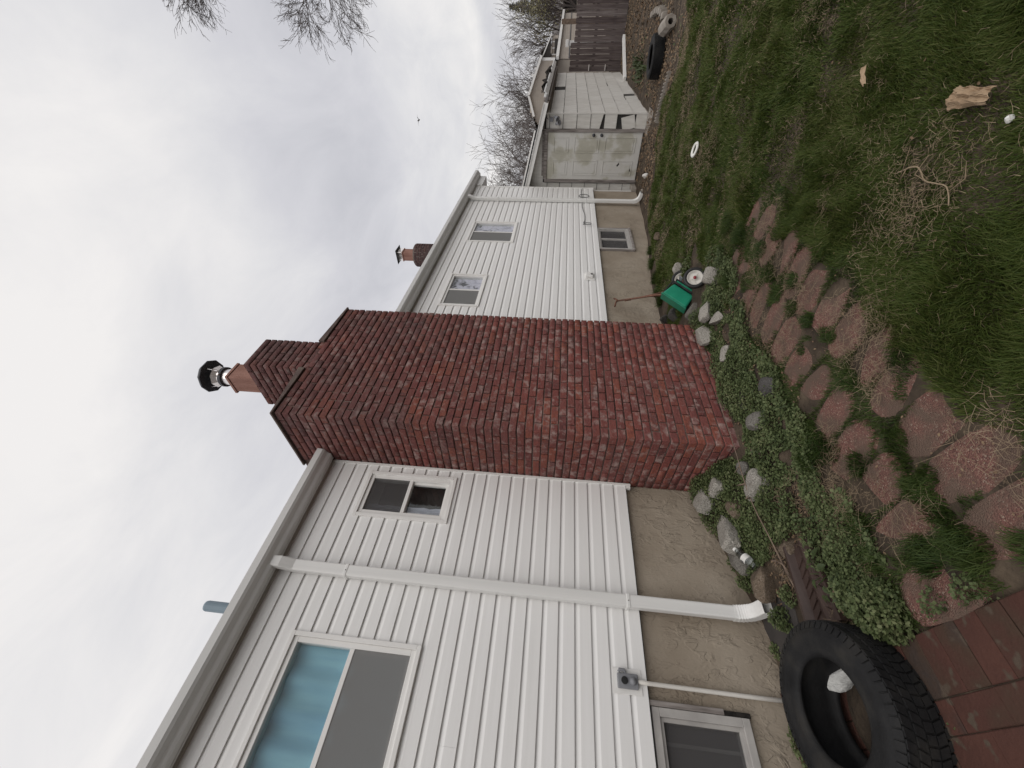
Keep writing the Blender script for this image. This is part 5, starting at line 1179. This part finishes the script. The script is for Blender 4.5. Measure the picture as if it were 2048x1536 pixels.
# octagonal concrete post base with a hole
cb = Matrix.Translation((9.25, -2.83, -.06)) @ Matrix.Rotation(math.radians(88), 4, 'Y') @ Matrix.Rotation(math.radians(-16), 4, 'X')
mb = MB(); mb.lathe([(.045, -.22), (.095, -.22), (.108, -.20), (.108, .20), (.095, .22), (.045, .22)], cb, 8, True); mb.build('concrete_pier', 'concrete', None, label='octagonal concrete block with a round hole beside the far tyre', cat='block')
be = empty('brick_edging', (10.6, -3.0, -.15), 'short curved row of pale upright edging bricks at the far lawn corner', 'edging')
for i in range(7):
    t = i/6; x = 11.4-1.45*t; y = -2.93-.08*math.sin(t*3)
    MB().obox((x, y, tz(x, y)+.05), (.05, .01, 0), (-.008, .05, 0), (0, .012, .06)).build('brick', 'concrete', be, bevel=.012)
se = empty('scalloped_edging', (8.6, -2.0, -.13), 'broken row of scalloped concrete edging between lawn and dirt', 'edging')
for i in range(5):
    a = Vector((8.50+.05*i, -2.30+.155*i, 0)); z = tz(a.x, a.y)
    pts = []
    for j in range(13): u = j/12; pts.append((u*.148, .055+.030*abs(math.sin(u*3*PI))))
    V = []; 
    for off in (-.022, .022):
        for u, hgt in pts: V.append((a.x+off+.2*u, a.y+u, z+hgt))
        for u, hgt in pts: V.append((a.x+off+.2*u, a.y+u, z-.05))
    n = 13; F = []
    for j in range(n-1):
        F += [(j, j+1, n+j+1, n+j)[::-1], (2*n+j, 2*n+j+1, 3*n+j+1, 3*n+j), (j, j+1, 2*n+j+1, 2*n+j)]
    F += [(0, n, 3*n, 2*n), (n-1, 2*n-1, 4*n-1, 3*n-1)]
    MB().add(V, F).build('edging_piece', 'concrete', se)
MB().obox((15.7, -1.9, -.10), (.95, -.42, 0), (.03, .06, 0), (0, 0, .035)).build('white_board', 'trim', None, label='long white board lying on the dirt at the fence foot', cat='board')

# bird far off in the sky
bd = EYE+Vector((.93942, .17158, .29674))*42
mb = MB(); 
for s in (-1, 1): mb.add([bd+Vector((.07, 0, 0)), bd+Vector((-.07, 0, .0)), bd+Vector((-.10, s*.22, .10)), bd+Vector((.0, s*.24, .11)), bd+Vector((-.10, s*.46, .04))], [(0, 1, 2, 3), (3, 2, 4)])
mb.tube([bd+Vector((.22, 0, -.01)), bd+Vector((.12, 0, 0)), bd, bd+Vector((-.20, 0, 0)), bd+Vector((-.32, 0, 0))], [.012, .045, .06, .03, .05], 8)
mb.build('bird', 'stone', None, label='small gull gliding alone in the grey sky', cat='bird')

# ------------------------------------------------------------------ grass, ivy, straw, leaves
def vnoise(x, y, s, seed):
    r = np.random.default_rng(seed); z = np.zeros_like(x)
    for i in range(7):
        a, p, k = r.uniform(0, 2*PI), r.uniform(0, 6), s*r.uniform(.6, 1.7); z += np.sin(k*(x*np.cos(a)+y*np.sin(a))+p)
    return z/7
STN = np.array(pos)
def on_stone(x, y, k=1.0):
    d = ((x[:, None]-STN[None, :, 0])/(.103*k))**2+((y[:, None]-STN[None, :, 1])/(.182*k))**2
    return d.min(1) < 1
def blades(x, y, h, w, lean, r, curl=.5):
    n = len(x); az = vnoise(x, y, 9, 77)*9+r.normal(0, .9, n); z = terr(x, y)-.004
    ca, sa = np.cos(az), np.sin(az); f = r.uniform(0, 2*PI, n); wx, wy = np.cos(f)*w, np.sin(f)*w
    V = np.zeros((n, 5, 3)); l1 = lean*h*.35; l2 = lean*h
    V[:, 0] = np.stack([x-wx, y-wy, z], 1); V[:, 1] = np.stack([x+wx, y+wy, z], 1)
    mz = z+h*.60*np.sqrt(np.maximum(1-(.4*lean)**2, .1)); tzv = z+h*np.sqrt(np.maximum(1-(lean*.85)**2, .05))
    V[:, 2] = np.stack([x+ca*l1+wx*.8, y+sa*l1+wy*.8, mz], 1); V[:, 3] = np.stack([x+ca*l1-wx*.8, y+sa*l1-wy*.8, mz], 1)
    V[:, 4] = np.stack([x+ca*l2, y+sa*l2, tzv], 1)
    b = (np.arange(n)*5)[:, None]
    F = np.concatenate([b+np.array([0, 1, 2]), b+np.array([0, 2, 3]), b+np.array([3, 2, 4])], 0)
    return V.reshape(-1, 3), F
def join(parts):
    V, F, n = [], [], 0
    for v, f in parts: V.append(v); F.append(f+n); n += len(v)
    return np.concatenate(V), np.concatenate(F)
def lawn_mask(x, y):
    edge = -2.04+.05*np.sin(5*x)+.05*np.sin(11*x+1)
    right = (y < edge)
    far = (x > 4.35+.25*np.sin(4*y)) & (y < -.16-.12*np.sin(3*x)**2)
    mid = (x > 3.35+.2*np.sin(7*y)) & (y < -1.15)
    m = (right | far | mid) & (x > .66)
    m &= ~((x > 8.25+.25*np.sin(3*y)+.12*np.sin(9*y)))
    return m
parts = []
for (x0, x1, y0, y1, dens, wid) in ((.66, 3.2, -3.6, -1.9, 48000, .0016), (3.2, 5.2, -3.7, -.1, 21000, .0026), (5.2, 8.8, -3.7, -.1, 9000, .0036), (.66, 3.2, -5.4, -3.6, 10000, .003), (3.2, 8.8, -6.2, -3.7, 4500, .0045)):
    n = int((x1-x0)*(y1-y0)*dens); x = rng.uniform(x0, x1, n); y = rng.uniform(y0, y1, n)
    cl_ = vnoise(x, y, 5.5, 1)+.6*vnoise(x, y, 16, 2)
    keep = lawn_mask(x, y) & (rng.random(n) < np.clip(.88+.55*cl_, .62, 1)) & ~on_stone(x, y, .8)
    x, y, cl_ = x[keep], y[keep], cl_[keep]; n = len(x)
    h = rng.uniform(.020, .056, n)*(1+1.1*np.clip(cl_, -.5, .8)); parts.append(blades(x, y, h, np.full(n, wid)*rng.uniform(.7, 1.3, n), rng.uniform(.15, .95, n), rng))
V, F = join(parts); fast_mesh('lawn_grass', V, F, 'grass', kind='stuff', label='rough green lawn with dry patches', cat='grass')

# darker tufts growing out of the path joints and around the path
parts = []
TU = [(.86, -1.54, .075), (1.34, -1.47, .055), (1.58, -1.32, .07), (1.29, -1.72, .06), (1.57, -1.19, .07), (1.99, -1.78, .05), (2.61, -1.67, .06), (3.05, -1.79, .06), (2.94, -1.95, .05), (1.69, -1.72, .05), (1.11, -1.29, .06), (1.08, -1.66, .06), (.80, -1.72, .08), (1.70, -1.31, .06), (2.20, -1.74, .05), (3.2, -1.67, .06), (2.53, -1.82, .05), (1.09, -1.74, .05), (.99, -1.69, .06), (.91, -1.70, .05), (1.20, -1.69, .04), (.95, -1.27, .05), (2.4, -1.70, .05), (2.8, -1.72, .06), (3.5, -1.7, .08), (3.8, -1.7, .1), (3.4, -1.35, .07), (3.7, -1.45, .08), (.72, -1.9, .05), (1.55, -2.0, .05), (5.0, -.14, .08), (5.25, -.12, .08), (4.75, -.40, .07), (5.6, -.15, .09), (6.1, -.12, .08), (6.6, -.12, .07)]
for (a, b, s) in TU:
    n = int(330*(s/.06)**1.6); rr = s*np.sqrt(rng.random(n)); an = rng.uniform(0, 2*PI, n); x = a+rr*np.cos(an)*1.1; y = b+rr*np.sin(an)
    parts.append(blades(x, y, rng.uniform(.03, .075, n)*(1+.5*(s > .065)), np.full(n, .0016), rng.uniform(.2, 1.0, n), rng))
n = 95000; x = rng.uniform(.66, 4.4, n); y = rng.uniform(-2.2, -1.22, n)
k = (~on_stone(x, y, .95) & (vnoise(x, y, 7, 5)+.5*vnoise(x, y, 19, 6) > -.25)) | (vnoise(x, y, 6, 15)+.6*vnoise(x, y, 17, 16) > .42); x, y = x[k], y[k]; n = len(x)
parts.append(blades(x, y, rng.uniform(.012, .045, n), np.full(n, .0015), rng.uniform(.2, 1.1, n), rng))
V, F = join(parts); fast_mesh('path_grass', V, F, 'tuft', kind='stuff', label='dark green grass tufts growing between the path stones', cat='grass')

# dry straw: long thin blades lying nearly flat
def straw(x, y, L, r, lift=.02, w=.0009):
    n = len(x); az = r.uniform(0, 2*PI, n); bend = r.normal(0, .7, n); z = terr(x, y)+lift*r.random(n)+.012
    V = np.zeros((n, 6, 3)); P = [np.stack([x, y, z], 1)]
    P.append(P[0]+np.stack([np.cos(az)*L*.5, np.sin(az)*L*.5, r.uniform(-.004, .014, n)], 1)); P.append(P[1]+np.stack([np.cos(az+bend)*L*.5, np.sin(az+bend)*L*.5, r.uniform(-.012, .006, n)], 1))
    s = np.stack([-np.sin(az)*w, np.cos(az)*w, np.zeros(n)], 1)
    for i in range(3): V[:, 2*i] = P[i]-s*(1-.3*i); V[:, 2*i+1] = P[i]+s*(1-.3*i)
    b = (np.arange(n)*6)[:, None]; F = np.concatenate([b+np.array(q) for q in ((0, 1, 3), (0, 3, 2), (2, 3, 5), (2, 5, 4))], 0)
    return V.reshape(-1, 3), F
parts = []
n = 6000; x = rng.uniform(.7, 4.0, n); y = rng.uniform(-2.15, -1.2, n); k = vnoise(x, y, 6, 11)+.5*vnoise(x, y, 15, 12) > .10; parts.append(straw(x[k], y[k], rng.uniform(.03, .13, k.sum()), rng))
n = 90000; x = rng.uniform(.7, 8.6, n); y = rng.uniform(-3.6, -.3, n); dd_ = vnoise(x, y, 4.2, 21)+.5*vnoise(x, y, 13, 22)
k = lawn_mask(x, y) & (rng.random(n) < np.clip(.08+1.5*dd_, .03, .9)); x, y = x[k], y[k]; near = np.hypot(x, y+3.166) < 4.2
parts.append(straw(x[near], y[near], rng.uniform(.015, .06, near.sum()), rng, .035, .0009)); parts.append(straw(x[~near], y[~near], rng.uniform(.02, .08, (~near).sum()), rng, .035, .0018))
n = 2600; x = rng.uniform(.75, 1.6, n); y = rng.uniform(-1.35, -.55, n); k = vnoise(x, y, 9, 31) > -.05; parts.append(straw(x[k], y[k], rng.uniform(.02, .08, k.sum()), rng, .03))
for a, b in ((1.17, -1.50), (2.63, -1.80), (.98, -1.63), (2.02, -1.92), (1.55, -1.86), (2.35, -1.86), (1.75, -2.02), (2.0, -2.45), (1.85, -2.55), (2.6, -2.3)):
    n = 75; parts.append(straw(a+rng.normal(0, .06, n), b+rng.normal(0, .06, n), rng.uniform(.03, .10, n), rng, .03))
n = 5000; x = rng.uniform(8.2, 16.8, n); y = rng.uniform(-4.0, -.2, n); k = ~((x > 9.6) & (y > -1.6)); parts.append(straw(x[k], y[k], rng.uniform(.03, .16, k.sum()), rng, .02, .004))
V, F = join(parts); fast_mesh('dry_straw', V, F, 'straw', kind='stuff', label='dry straw coloured grass lying over lawn and path', cat='dry grass')

# ground cover: small lobed leaves on short stems, in clumps
LEAF = np.array([(0, 0), (-.30, .18), (-.62, .42), (-.34, .52), (-.40, .86), (0, 1.08), (.40, .86), (.34, .52), (.62, .42), (.30, .18)])
LF = np.array([(0, i, i+1) for i in range(1, 9)])
def leaves(x, y, z, s, r, tilt=.7, shape=LEAF, faces=LF):
    n = len(x); m = len(shape); az = r.uniform(0, 2*PI, n); t = r.normal(.15, tilt*.5, n); roll = r.normal(0, .35, n)
    u = np.stack([np.cos(az)*np.cos(t), np.sin(az)*np.cos(t), np.sin(t)], 1); v = np.stack([-np.sin(az)*np.cos(roll), np.cos(az)*np.cos(roll), np.sin(roll)], 1)
    cup = (shape[:, 0]**2)*.35
    nrm = np.cross(u, v)
    V = np.stack([x, y, z], 1)[:, None, :]+s[:, None, None]*(shape[None, :, 1:2]*u[:, None, :]+shape[None, :, 0:1]*v[:, None, :]+cup[None, :, None]*nrm[:, None, :])
    F = (np.arange(n)*m)[:, None, None]+faces[None]
    return V.reshape(-1, 3), F.reshape(-1, 3)
def cover_mask(x, y):
    m = np.zeros(len(x), bool)
    m |= (x > 1.95) & (x < 3.65) & (y < YF-.03) & (y > -1.30-.06*np.sin(9*x)) & (x < 3.55+.4*(y+1))
    m |= (x > 1.28) & (x <= 2.06) & (y < -.03) & (y > -1.28-.06*np.sin(8*x))
    m |= (x > .70) & (x < 1.3) & (y < -.93) & (y > -1.34) 
    m |= (x > 3.2) & (x < 3.75) & (y < YF) & (y > -1.5)
    return m
parts = []
n = 95000; x = rng.uniform(.66, 3.8, n); y = rng.uniform(-1.5, -.02, n)
d = vnoise(x, y, 8, 41)+.7*vnoise(x, y, 21, 42)
bare = (x < 1.55) & (y > -1.02) & (x > .95) & (y < -.55)
k = cover_mask(x, y) & (d > np.where(bare, .10, -.50)) & ~((x < 1.62) & (y > -.10) & (x > .9))
x, y, d = x[k], y[k], d[k]; hh = np.clip(.045+.085*d, .008, .15)
z = terr(x, y)+hh*np.sqrt(rng.random(len(x)))
parts.append(leaves(x, y, z, rng.uniform(.008, .019, len(x)), rng))
# clumps: by the tyre, round the downspout, in front of the near basement window, along the patio edge
for a, b, rad, n, hgt, sz in ((.755, -1.20, .13, 1700, .14, .015), (.86, -1.09, .13, 1300, .12, .014), (1.03, -1.15, .12, 900, .10, .013), (.97, -.33, .07, 500, .12, .015), (1.27, -.10, .06, 420, .10, .013), (1.05, -.50, .06, 350, .07, .012), (.40, -.13, .13, 900, .14, .015), (.22, -.15, .12, 800, .15, .015), (.05, -.17, .14, 900, .15, .015), (.86, -.09, .06, 320, .07, .012), (2.0, -.20, .10, 900, .10, .012), (1.98, -.45, .10, 800, .08, .012), (.70, -1.45, .06, 150, .04, .011), (.69, -1.62, .06, 150, .04, .011), (4.5, -.9, .12, 250, .08, .016), (3.9, -1.3, .15, 500, .07, .014), (.36, -1.21, .05, 60, .03, .009), (.51, -.80, .07, 60, .04, .011), (1.42, -.06, .06, 260, .07, .012)):
    rr = rad*np.sqrt(rng.random(n)); an = rng.uniform(0, 2*PI, n); x = a+rr*np.cos(an); y = np.minimum(b+rr*np.sin(an), -.012)
    z = terr(x, y)+.005+hgt*np.sqrt(np.maximum(1-(rr/rad)**2, 0))*np.sqrt(rng.random(n)); parts.append(leaves(x, y, z, rng.uniform(.6, 1.25, n)*sz, rng))
n = 900; x = rng.uniform(8.4, 14, n); y = rng.uniform(-3.6, -1.7, n); k = vnoise(x, y, 3, 71) > .30; parts.append(leaves(x[k], y[k], terr(x[k], y[k])+.03*rng.random(k.sum()), np.full(k.sum(), .03), rng))
V, F = join(parts); fast_mesh('ground_cover', V, F, 'leaf', kind='stuff', label='small leaved green ground cover at the chimney foot and tyre', cat='ground cover')
# dead leaves and debris
OV = np.array([(0, 0), (-.28, .35), (-.22, .75), (0, 1.0), (.22, .75), (.28, .35)]); OF = np.array([(0, 1, 2), (0, 2, 3), (0, 3, 4), (0, 4, 5)])
parts = []
for (x0, x1, y0, y1, n, s) in ((.75, 1.6, -1.05, -.12, 1500, .020), (1.5, 3.7, -1.4, -.66, 900, .018), (8.2, 10.1, -3.6, -.2, 2600, .045), (10.1, 16.9, -4.2, -1.6, 5200, .055), (.7, 4, -2.2, -1.2, 500, .014), (1, 8, -3.6, -2.1, 500, .02)):
    x = rng.uniform(x0, x1, n); y = rng.uniform(y0, y1, n); k = vnoise(x, y, 5, 51) > -.12; x, y = x[k], y[k]
    parts.append(leaves(x, y, terr(x, y)+.006+.012*rng.random(len(x)), s*rng.uniform(.5, 1.3, len(x)), rng, .6, OV, OF))
V, F = join(parts); fast_mesh('leaf_litter', V, F, 'litter', kind='stuff', label='brown dead leaves scattered on the bed and dirt', cat='leaves')
# broad leaved weed beside the trough, and a strappy weed by the shed
bw_ = empty('broadleaf_weed', (1.0, -.98, .0), 'broad leaved weed growing beside the brown splash trough', 'plant')
for i in range(17):
    a = i*2.399; r_ = .03+.006*i; c = Vector((1.0+r_*math.cos(a)*1.3, -.975+r_*math.sin(a)*.75, tz(1, -.98)+.11-.004*i)); L = random.uniform(.035, .06); w_ = L*.36
    d = Vector((math.cos(a), math.sin(a), random.uniform(-.35, .15))).normalized(); s = d.cross(Vector((0, 0, 1))).normalized(); n_ = s.cross(d)
    P = [(0, 0), (.25, -.8), (.6, -1), (.9, -.5), (1.05, 0), (.9, .5), (.6, 1), (.25, .8)]
    V = [c+d*(L*t)+s*(w_*q)+n_*(abs(q)*.006-.015*t*t) for t, q in P]+[c+d*L*.55-n_*.006]
    MB().add(V, [(j, (j+1) % 8, 8) for j in range(8)]).build('leaf', 'broad_leaf', bw_, smooth=True)
mb = MB()
for i in range(9): a = i*.7; mb.tube([(1.0, -.975, tz(1, -.98)), (1.0+.03*math.cos(a), -.975+.03*math.sin(a), .07), (1.0+.06*math.cos(a), -.975+.05*math.sin(a), .10)], .0022, 5)
mb.build('stem', 'broad_leaf', bw_)
sw = empty('strappy_weed', (12.2, -1.98, -.16), 'green strap leaved weed on the dirt beside the shed', 'plant')
mb = MB()
for i in range(90):
    x = 12.2+random.gauss(0, .55); y = -1.98+random.gauss(0, .10); z = tz(x, y); a = random.uniform(0, 2*PI); L = random.uniform(.10, .24); d = Vector((math.cos(a), math.sin(a), 0)); s = d.cross(Vector((0, 0, 1)))*.014; p = Vector((x, y, z))
    mb.add([p-s, p+s, p+d*L*.5+s+Vector((0, 0, L*.7)), p+d*L*.5-s+Vector((0, 0, L*.7)), p+d*L*1.1+Vector((0, 0, L*.55))], [(0, 1, 2, 3), (3, 2, 4)])
mb.build('leaf_blades', 'broad_leaf', sw, kind='stuff')
